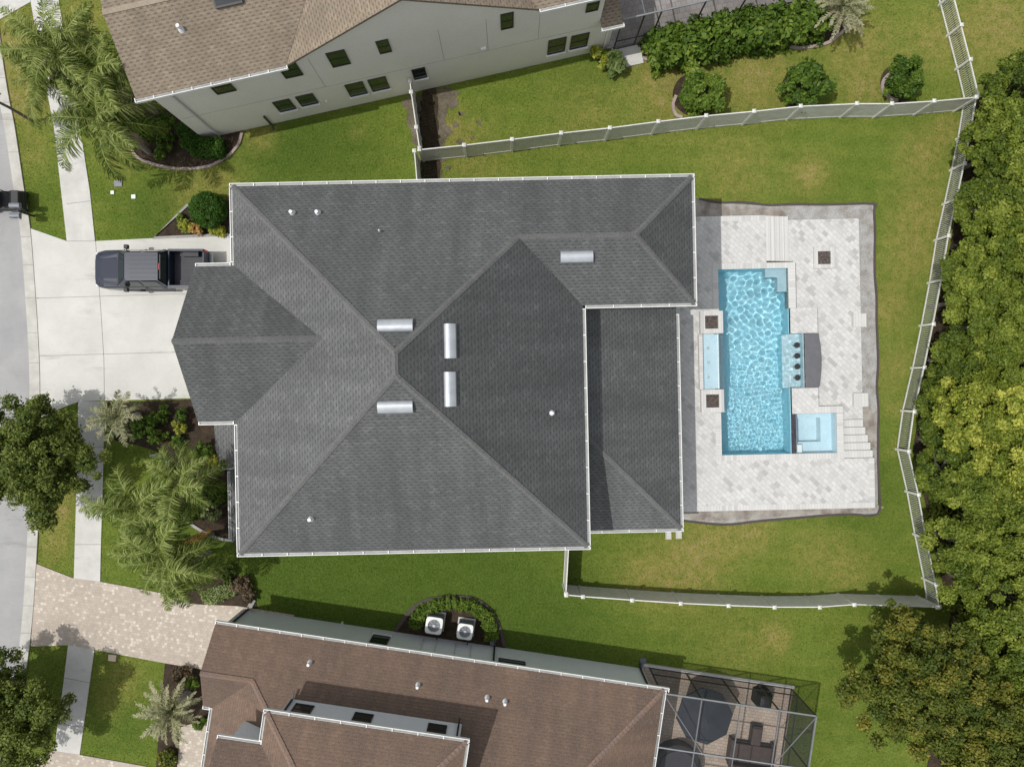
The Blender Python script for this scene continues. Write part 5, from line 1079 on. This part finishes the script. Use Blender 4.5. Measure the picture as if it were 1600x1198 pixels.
WD = [(1462, 640, 1.1, .3, 2.0, 'wood', 'low bush between the picket fence and the brightest yellow tree'), (1462, 690, 1.0, .25, 1.8, 'wood', 'small dark bush behind the bend of the picket fence'), (1470, 600, 1.1, .4, 2.2, 'wood', 'low green bush behind the fence level with the lower bar stool'),
      (1575, 150, 2.2, .3, 3.6, 'wood', 'dark bushy tree beside the top right picket fence corner'), (1545, 232, 2.0, .4, 3.6, 'wood', 'bright green tree just below the top right picket corner'),
      (1522, 318, 1.55, .4, 3.2, 'wood', 'leafy tree whose branches cross the picket fence above the pool deck'), (1595, 290, 2.3, .5, 4.2, 'wood', 'broad green tree at the right edge level with the fence top bend'),
      (1545, 400, 2.1, .5, 4.0, 'wood', 'rounded light green tree level with the patio fire pit'), (1600, 440, 2.3, .45, 4.2, 'wood', 'green tree at the right edge level with the pool top'),
      (1497, 470, 1.35, .45, 2.8, 'wood', 'low green tree leaning on the picket fence level with the pool top'), (1560, 505, 2.1, .5, 4.0, 'wood', 'dense green tree right of the fence level with the bar stools'),
      (1497, 560, 1.4, .3, 2.8, 'wood', 'darker low tree behind the picket fence level with the bar'), (1600, 575, 2.1, .5, 4.2, 'wood', 'green tree at the right edge level with the bar'),
      (1515, 640, 2.0, .55, 4.0, 'woodyellow', 'yellow green tree beside the bend of the picket fence'), (1590, 635, 2.0, .65, 4.4, 'woodyellow', 'brightest yellow tree at the right edge below the bar level'),
      (1585, 725, 1.9, .55, 4.2, 'woodyellow', 'yellow tipped tree at the right edge level with the spa'), (1480, 735, 1.6, .35, 2.6, 'wood', 'fine leaved bush behind the fence level with the spa'),
      (1530, 770, 2.0, .45, 3.4, 'wood', 'dense mid green tree right of the lower picket fence'), (1505, 850, 1.8, .45, 3.0, 'wood', 'leafy tree behind the lower picket fence'),
      (1590, 830, 2.2, .5, 3.8, 'wood', 'green tree at the right edge level with the lower fence'), (1560, 930, 2.2, .5, 3.8, 'wood', 'light green tree right of the lower fence corner'),
      (1600, 1010, 2.0, .4, 3.6, 'wood', 'green tree at the right edge above the rusty tree')]
for k, (px, py, r, t0, zc, mt, lb) in enumerate(WD):
    px += 26 if py < 340 else (8 if py < 700 else 2); r *= .95
    tree('woodland_tree', lb, px, py, zc, r, r * 1.05, r * .85, int(9000 * r * r), .085, mt, 30 + k, 'trees beyond the picket fence', nc=int(30 * r * r), cr=(.13, .42), t0=t0, trunk=.1)
for k, (px, py, r) in enumerate(((1680, 180, 2.6), (1690, 380, 2.6), (1700, 560, 2.6), (1690, 740, 2.6), (1690, 920, 2.6), (1680, 1100, 2.6))):
    tree('woodland_tree', 'green tree outside the right edge, ' + ('first', 'second', 'third', 'fourth', 'fifth', 'sixth')[k] + ' down from the top corner', px, py, 3.8, r, r, r * .6, 9000, .2, 'wood', 60 + k, 'trees beyond the picket fence', nc=80, cr=(.3, .6), t0=.4, trunk=.1)
# low tangle below the trees
rr = random.Random(3); cl = []
for k in range(620):
    py = rr.uniform(110, 1230); edge = np.interp(py, [110, 250, 440, 560, 700, 840, 950, 1000, 1230], [1560, 1525, 1490, 1462, 1432, 1462, 1482, 1490, 1490]); px = rr.uniform(edge - 2, edge + 160) if k % 2 else rr.uniform(edge + 8, 1760); x, y = P2(px, py)
    cl.append((x, y, rr.uniform(.1, .7), rr.uniform(.3, .65), rr.uniform(.1, .6)))
tag(leaves('undergrowth', cl, 85000, .11, 'wood', None, 5), kind='stuff')
# shrubs
def shrub(name, label, px, py, r, zc, n, leaf, mat, seed, t0=.4, cat='shrub', group=None, ry=None, nc=None, cr=None, rz=None, q0=.55):
    x, y = P2(px, py, zc); MT = Matrix.Translation((x, y, 0)); t = thing(name, label, cat, MT, group); k = r
    nc = nc or 26; cr = cr or (r * .22, r * .36); cl = crown_clumps(r * .85, (ry or r) * .85, rz or r * .75, zc, nc, seed, cr, t0, q0); leaves('foliage', cl, n, leaf, mat, t, seed)
    b = MB(); q = random.Random(seed)
    for _ in range(4): c_ = cl[q.randrange(nc)]; b.tube([(0, 0, 0), (c_[0] * .4, c_[1] * .4, c_[2] * .6), (c_[0] * .8, c_[1] * .8, c_[2])], [.035 * r + .01, .02 * r + .008, .008], 5)
    b.build('stem', M_['bark'], t, MT); return t
G1 = 'round shrubs on the neighbour lawn'
shrub('round_shrub', 'largest round shrub on the neighbour lawn, nearest the middle of the solid fence', 1096, 146, 1.3, 1.25, 8000, .11, 'shrub', 71, .5, group=G1, nc=46, cr=(.2, .36))
shrub('round_shrub', 'loose dark shrub on the neighbour lawn between the two others', 1259, 130, 1.3, 1.3, 6000, .11, 'shrub', 72, .28, group=G1, nc=40, cr=(.2, .36))
shrub('round_shrub', 'small dark shrub in a curved bed nearest the picket fence', 1413, 120, 1.15, 1.2, 6000, .10, 'shrub', 73, .25, group=G1, nc=40, cr=(.2, .34))
shrub('clipped_shrub', 'dense clipped dark green ball at the house corner by the pickup', 325, 328, 1.0, .75, 22000, .05, 'boxwood', 74, .4, nc=420, cr=(.10, .15), rz=.75, q0=.92)
shrub('yellow_shrub', 'yellow shrub beside the straight edging of the triangular bed', 289, 354, .38, .4, 900, .09, 'lime', 75, .55)
shrub('yellow_shrub', 'dull orange yellow shrub at the foot of the clipped ball', 306, 358, .3, .35, 500, .09, 'deadfrond', 76, .6)
shrub('lime_ground_cover', 'pale lime low plants between the clipped ball and the driveway', 340, 361, .5, .2, 900, .09, 'lime', 77, .6, ry=.25, rz=.15)
shrub('small_shrub', 'thin twiggy plant at the tip of the triangular bed', 282, 340, .2, .25, 200, .08, 'shrub', 78, .5)
L5 = [(240, 655, .42, .5, .4, 'shrub', 'round shrub just left of the path light'), (257, 641, .33, .4, .4, 'shrub', 'small shrub nearest the driveway edge'), (242, 681, .45, .5, .45, 'shrub', 'round shrub below left of the path light'),
      (258, 681, .25, .3, .45, 'shrub', 'tiny shrub right below the path light'), (255, 655, .22, .3, .4, 'shrub', 'tiny shrub touching the path light'), (222, 668, .6, .5, .25, 'shrub', 'soft feathery shrub beside the spiky grey palm'),
      (280, 668, .4, .5, .5, 'lime', 'yellow green shrub left of the gable corner'), (276, 690, .35, .4, .4, 'shrub', 'shrub above the tall upright palm frond'), (322, 703, .5, .6, .45, 'shrub', 'large shrub below the small porch roof'),
      (336, 722, .42, .6, .65, 'lime', 'bright yellow green shrub at the porch roof corner'), (305, 706, .4, .5, .4, 'shrub', 'shrub left of the porch roof'), (316, 766, .46, .5, .5, 'shrub', 'pale round shrub in the middle of the front bed'),
      (341, 776, .5, .55, .4, 'shrub', 'wide shrub by the front wall gutter'), (330, 800, .52, .6, .65, 'varieg', 'pale variegated shrub beside the lower path light'), (305, 806, .5, .4, .45, 'shrub', 'shrub at the curved edging below the palms'),
      (301, 785, .4, .4, .3, 'shrub', 'dark shrub between the palms and the variegated shrub'), (357, 776, .25, .4, .3, 'shrub', 'dark slender shrub against the front wall'), (285, 648, .35, .4, .15, 'shrub', 'dark shrub in the shade of the gable')]
for k, (px, py, r, zc, t0, mt, lb) in enumerate(L5): shrub('bed_shrub', lb, px, py, r, zc, int(3600 * r * r) + 250, .075, mt, 90 + k, t0, group='shrubs in the front bed', nc=18)
for k, (px, py, r, lb) in enumerate(((258, 222, .5, 'dark shrub in the shaded bed left of the clipped hedge'), (222, 196, .6, 'deep green shrub under the upper palms'), (262, 190, .5, 'dark shrub against the side of the beige house'), (250, 240, .35, 'low yellowish shrub in the curved bed'), (232, 215, .3, 'small shrub at the end of the long palm frond'))):
    shrub('bed_shrub', lb, px, py, r, .45, 1100, .08, 'shrub', 120 + k, .35, group='shrubs in the curved bed', nc=18)
for k, (px, py, r, mt, lb) in enumerate(((285, 1055, .55, 'fern', 'brownish grass clump at the brown roof corner'), (262, 1183, .5, 'myrtle', 'reddish low plant at the bottom of the left neighbour bed'), (378, 912, .5, 'fern', 'dry brown grass clump beside the dark hedge bed'), (352, 893, .5, 'oak', 'dark low shrub above the variegated hedge'), (300, 1065, .35, 'shrub', 'green tuft beside the brownish grass clump'), (388, 932, .35, 'fern', 'dry brown tuft nearest the blue grey house corner'), (310, 1130, .35, 'shrub', 'dark green tuft behind the greyish palm'))):
    shrub('bed_plant', lb, px, py, r, .35, 1300, .08, mt, 130 + k, .45, nc=20, rz=.3)
shrub('yellow_leaved_plant', 'yellow green leafy plant at the right corner of the beige house', 937, 89, .5, .5, 300, .24, 'lime', 140, .45, nc=12)
shrub('broad_leaved_plant', 'dark broad leaved plant left of the concrete step', 962, 98, .55, .6, 260, .3, 'varieg', 141, .2, nc=12)
# hedges
def hedge(name, label, pts, w, h, n, leaf, mat, seed, M=I4, t0=.4, step=.22, cr=(.16, .26), jit=.06, zc=None, cat='hedge'):
    pp = [Vector((p[0], p[1])) for p in pts]; rr = random.Random(seed); cl = []
    for i in range(len(pp) - 1):
        a, c_ = pp[i], pp[i + 1]; L_ = (c_ - a).length; d = (c_ - a).normalized(); q = Vector((-d.y, d.x)); m = max(1, int(L_ / step)); mw = max(1, int(w / step)); mh = max(1, int(h / step))
        for j in range(m):
            for k in range(mw + 1):
                for l in range(mh):
                    o_ = a + d * ((j + .5) * L_ / m) + q * ((k / mw - .5) * (w - .3)); cl.append((o_.x + rr.uniform(-jit, jit), o_.y + rr.uniform(-jit, jit), (l + .6) * h / mh - .05 + rr.uniform(-jit, jit), rr.uniform(*cr), min(1, max(0, t0 + rr.uniform(-.2, .2)))))
    c0 = pp[len(pp) // 2]; MT = Matrix.Translation((c0.x, c0.y, 0)); t = thing(name, label, cat, MT); cl = [(k[0] - c0.x, k[1] - c0.y, *k[2:]) for k in cl]
    leaves('foliage', cl, n, leaf, mat, t, seed)
    b = MB()
    for i in range(len(pp) - 1):
        a, c_ = pp[i], pp[i + 1]; m = max(1, int((c_ - a).length / .6))
        for j in range(m): o_ = a + (c_ - a) * ((j + .5) / m) - c0; b.tube([(o_.x, o_.y, 0), (o_.x + .03, o_.y, h * .7)], [.03, .015], 5)
    b.build('stem', M_['bark'], t, MT); return t
hedge('clipped_hedge', 'dense clipped L shaped hedge round the corner of the beige house', [P2(288, 192, .7), P2(297, 226, .7), P2(345, 229, .7)], 1.0, .8, 17000, .06, 'boxwood', 150, t0=.4, step=.2, cr=(.14, .2), jit=.03)
hedge('curved_hedge', 'low curved light green hedge wrapped round the air conditioners', smooth_path([P2(*p, .5) for p in ((648, 982), (655, 962), (676, 950), (705, 944), (735, 949), (757, 962), (766, 982), (769, 1000))], 3), .72, .5, 15000, .06, 'shrub', 151, t0=.5, step=.2, cr=(.12, .18), jit=.04)
hedge('variegated_hedge', 'short pale variegated hedge at the edge of the pink driveway', [P2(316, 938, .5), P2(362, 920, .5)], .6, .5, 6000, .06, 'varieg', 152, t0=.5)
hedge('leafy_hedge', 'long broad leaved green hedge in front of the screened patio', [P2(*p, 1.2) for p in ((1018, 72), (1060, 68), (1110, 58), (1160, 47), (1215, 38), (1290, 22))], 1.5, 1.7, 20000, .15, 'shrub', 153, t0=.42, step=.42, cr=(.26, .44), jit=.22)
# palms
def frond_mesh(name, L_, el0, el1, seed, nl=46, lw=.042, ll=.62, droop=.5, mat='palm', t0=.45):
    """an arching feather frond along +x made of a midrib and leaflets"""
    rng = random.Random(seed); n = 14; pts = [Vector((0, 0, 0))]; dirs = []
    for k in range(n):
        f = k / (n - 1); e = el0 + (el1 - el0) * f ** 1.2; d = Vector((math.cos(e), 0, math.sin(e))); dirs.append(d); pts.append(pts[-1] + d * L_ / n)
    V = []; F = []; T = []; twist = rng.uniform(-.25, .25)
    def quad(a, b_, c_, d_, t): i = len(V); V.extend([a, b_, c_, d_]); F.append((i, i + 1, i + 2, i + 3)); T.append(t)
    for k in range(n):
        w0 = .035 * (1 - k / n) + .006; w1 = .035 * (1 - (k + 1) / n) + .006; quad(pts[k] + Vector((0, -w0, .01)), pts[k + 1] + Vector((0, -w1, .01)), pts[k + 1] + Vector((0, w1, .01)), pts[k] + Vector((0, w0, .01)), .75)
    for i in range(nl):
        f = .10 + .90 * (i / (nl - 1)); s = f * n; k = min(n - 1, int(s)); p = pts[k].lerp(pts[k + 1], s - k); d = dirs[k]
        for sg in (1, -1):
            if rng.random() < .12: continue
            l = ll * (max(0, math.sin(math.pi * min(1, (f * .88 + .12)))) ** .55) * rng.uniform(.75, 1.12) + .05; fw = .35 + .7 * f + rng.uniform(-.28, .28); upw = rng.choice((.6, .2, -.2)) + rng.uniform(-.25, .25) + twist * sg
            side = Vector((0, sg, 0)); upv = Vector((-d.z, 0, d.x)); q = (side + d * fw + upv * upw).normalized(); q2 = (q + Vector((0, 0, -droop * rng.uniform(.6, 1.5)))).normalized(); q3 = (q2 + Vector((0, 0, -droop * 1.1))).normalized()
            wv_ = d.cross(q).cross(q).normalized(); w_ = lw / 2 * rng.uniform(.8, 1.2); a = p; b1 = p + q * l * .4; b2 = b1 + q2 * l * .35; b3 = b2 + q3 * l * .25; t = min(1, max(0, t0 + rng.uniform(-.3, .35)))
            quad(a - wv_ * w_ * .6, b1 - wv_ * w_, b1 + wv_ * w_, a + wv_ * w_ * .6, t); quad(b1 - wv_ * w_, b2 - wv_ * w_ * .75, b2 + wv_ * w_ * .75, b1 + wv_ * w_, t); quad(b2 - wv_ * w_ * .75, b3 - wv_ * .003, b3 + wv_ * .003, b2 + wv_ * w_ * .75, min(1, t + .15))
    me = bpy.data.meshes.new(name); me.from_pydata([tuple(v) for v in V], [], F); at = me.attributes.new('tint', 'FLOAT', 'FACE'); at.data.foreach_set('value', np.array(T, dtype=np.float32)); me.materials.append(M_[mat]); return me
FR = [frond_mesh('frond', 2.7, R(72), R(0), 1, 66, .042, .66, .6, t0=.6), frond_mesh('frond', 2.9, R(52), R(-40), 2, 70, .042, .72, .8, t0=.5), frond_mesh('frond', 3.1, R(40), R(-70), 3, 72, .042, .74, .9),
      frond_mesh('frond', 2.9, R(25), R(-60), 7, 70, .042, .74, 1.0, t0=.4), frond_mesh('frond', 2.8, R(8), R(-80), 4, 66, .042, .68, .8, t0=.25), frond_mesh('frond', 3.1, R(50), R(-25), 5, 70, .042, .66, 1.1, t0=.65)]
FD = frond_mesh('frond', 2.7, R(5), R(-40), 6, 56, .045, .5, .9, 'deadfrond', .5)
def palm(label, px, py, zc, seed, nf=17, sc=1.0, meshes=None, trunk_r=.13, name='palm_tree', azs=None, dead=(), group=None, jit=.25):
    x, y = P2(px, py, zc); MT = Matrix.Translation((x, y, 0)); t = thing(name, label, 'palm tree', MT, group); rr = random.Random(seed); ms = meshes or FR
    b = MB(); b.tube([(0, 0, 0), (.03, .02, zc * .3), (0, 0, zc * .75), (0, 0, zc + .05)], [trunk_r * 1.3, trunk_r, trunk_r * .9, trunk_r * .75], 12); b.build('trunk', M_['palmbark'], t, MT)
    tot = nf + len(dead)
    for k in range(tot):
        o = bpy.data.objects.new('frond', None if False else (FD if k >= nf else ms[min(len(ms) - 1, int(len(ms) * k / nf))])); col.objects.link(o); o.parent = t
        az = R(dead[k - nf]) if k >= nf else (k * 2.39996 + rr.uniform(-jit, jit)); s = sc * rr.uniform(.74, 1.14)
        o.location = (0, 0, zc - .02 * k / max(1, nf)); o.rotation_euler = (rr.uniform(-.35, .35), rr.uniform(-.15, .15), az); o.scale = (s, s, s); WM[o.name] = MT.copy()
    return t
GP = 'feathery palms in the front beds'
palm('tallest palm of the upper left cluster, overhanging the sidewalk', 92, 78, 5.6, 201, 19, .95, group=GP)
palm('bright green palm of the upper left cluster nearest the street', 78, 128, 4.9, 202, 17, .8, group=GP)
palm('palm of the upper left cluster beside the tan roof corner', 158, 112, 5.0, 203, 20, .95, group=GP)
palm('lowest palm of the upper left cluster with a long frond over the curved edging', 157, 188, 4.4, 204, 19, 1.02, group=GP)
palm('palm of the front bed nearest the porch with upright fronds', 278, 752, 5.0, 205, 17, .85, group=GP)
palm('palm of the front lawn nearest the sidewalk', 215, 790, 4.8, 206, 18, .85, group=GP)
palm('palm of the front lawn with one dry orange frond', 262, 868, 4.8, 207, 20, 1.0, dead=(28,), group=GP)
palm('palm at the lower end of the front lawn beside the pink driveway', 280, 888, 3.4, 208, 15, .75, group=GP)
FG = [frond_mesh('frond', 1.5, R(70), R(-5), 21, 26, .045, .30, .1, 'palmgrey', .55), frond_mesh('frond', 1.75, R(48), R(-30), 22, 28, .04, .26, .1, 'palmgrey', .6), frond_mesh('frond', 1.6, R(20), R(-45), 23, 26, .045, .28, .2, 'palmgrey', .4)]
FP = [frond_mesh('frond', 1.5, R(72), R(20), 25, 26, .04, .15, .05, 'palmgrey', .5), frond_mesh('frond', 1.75, R(50), R(-12), 26, 28, .04, .15, .05, 'palmgrey', .65), frond_mesh('frond', 1.7, R(22), R(-35), 27, 28, .04, .16, .05, 'palmgrey', .8)]
palm('small spiky grey green palm at the corner of the driveway and sidewalk', 184, 652, 2.0, 209, 20, 1.0, FG, .14, 'small_palm')
palm('bushy silvery palm beside the brown roofed house', 270, 1108, 1.7, 210, 52, 1.0, FP, .2, 'small_palm')
palm('spiky silvery palm at the right end of the leafy hedge', 1312, 12, 1.8, 211, 40, 1.0, FP, .18, 'small_palm')

# ---------------------------------------------------------------- blades and tufts standing out of the turf
def inside(px, py, poly):
    res = np.zeros(len(px), bool); n = len(poly)
    for i in range(n):
        x0, y0 = poly[i]; x1, y1 = poly[(i + 1) % n]
        if y0 == y1: continue
        k = ((y0 > py) != (y1 > py)) & (px < (x1 - x0) * (py - y0) / (y1 - y0) + x0); res ^= k
    return res
rng = np.random.RandomState(77); n = 330000
X = rng.uniform(-26.5, 27.5, n); Y = rng.uniform(-21.5, 21.5, n); keep = np.ones(n, bool)
def foot(M, pts): return [tuple((M @ Vector((p[0], p[1], 0)))[:2]) for p in pts]
EXCL += [foot(F1, [(-13.4, -1), (-11.7, -1), (-11.7, -6.8), (8, -6.8), (8, 8.5), (-11.7, 8.5), (-11.7, 5), (-13.4, 5)]), foot(F1, [(2, -6.9), (18.9, -6.9), (18.9, 8.4), (2, 8.4)]), foot(F2, [(-13.1, 16.1), (8.8, 16.1), (24, 16.1), (24, 30), (-13.1, 30)]),
         foot(F3, [(-12.4, -13.8), (17.0, -13.6), (17.0, -27), (-12.4, -27)]), [(p[0] - .02, p[1]) for p in kr] + [(kr[-1][0] - 9.5, kr[-1][1]), (kr[0][0] - 9.5, kr[0][1])]]
for q in EXCL: keep &= ~inside(X, Y, q)
X = X[keep]; Y = Y[keep]; n = len(X); gz = np.zeros(n)
me = bpy.data.meshes.new('grass'); an = rng.uniform(0, 2 * math.pi, n); L_ = rng.uniform(.03, .085, n); wd = rng.uniform(.008, .02, n); dx, dy = np.cos(an), np.sin(an); lean = rng.uniform(.2, 1.0, n)
V = np.empty((n, 3, 3)); V[:, 0] = np.stack([X - dy * wd, Y + dx * wd, gz], -1); V[:, 1] = np.stack([X + dy * wd, Y - dx * wd, gz], -1); V[:, 2] = np.stack([X + dx * L_ * lean, Y + dy * L_ * lean, .02 + L_ * .6], -1)
me.vertices.add(3 * n); me.vertices.foreach_set('co', V.ravel()); me.loops.add(3 * n); me.loops.foreach_set('vertex_index', np.arange(3 * n, dtype=np.int32)); me.polygons.add(n)
me.polygons.foreach_set('loop_start', np.arange(0, 3 * n, 3, dtype=np.int32)); me.polygons.foreach_set('loop_total', np.full(n, 3, dtype=np.int32))
at = me.attributes.new('tint', 'FLOAT', 'FACE'); at.data.foreach_set('value', rng.rand(n).astype(np.float32) ** 1.3); me.update()
M_['blade'] = leafmat('grass blades', (.065, .12, .012), (.14, .205, .028), (.28, .32, .08), .7, .3); me.materials.append(M_['blade'])
o = bpy.data.objects.new('grass', me); col.objects.link(o); tag(o, kind='stuff')
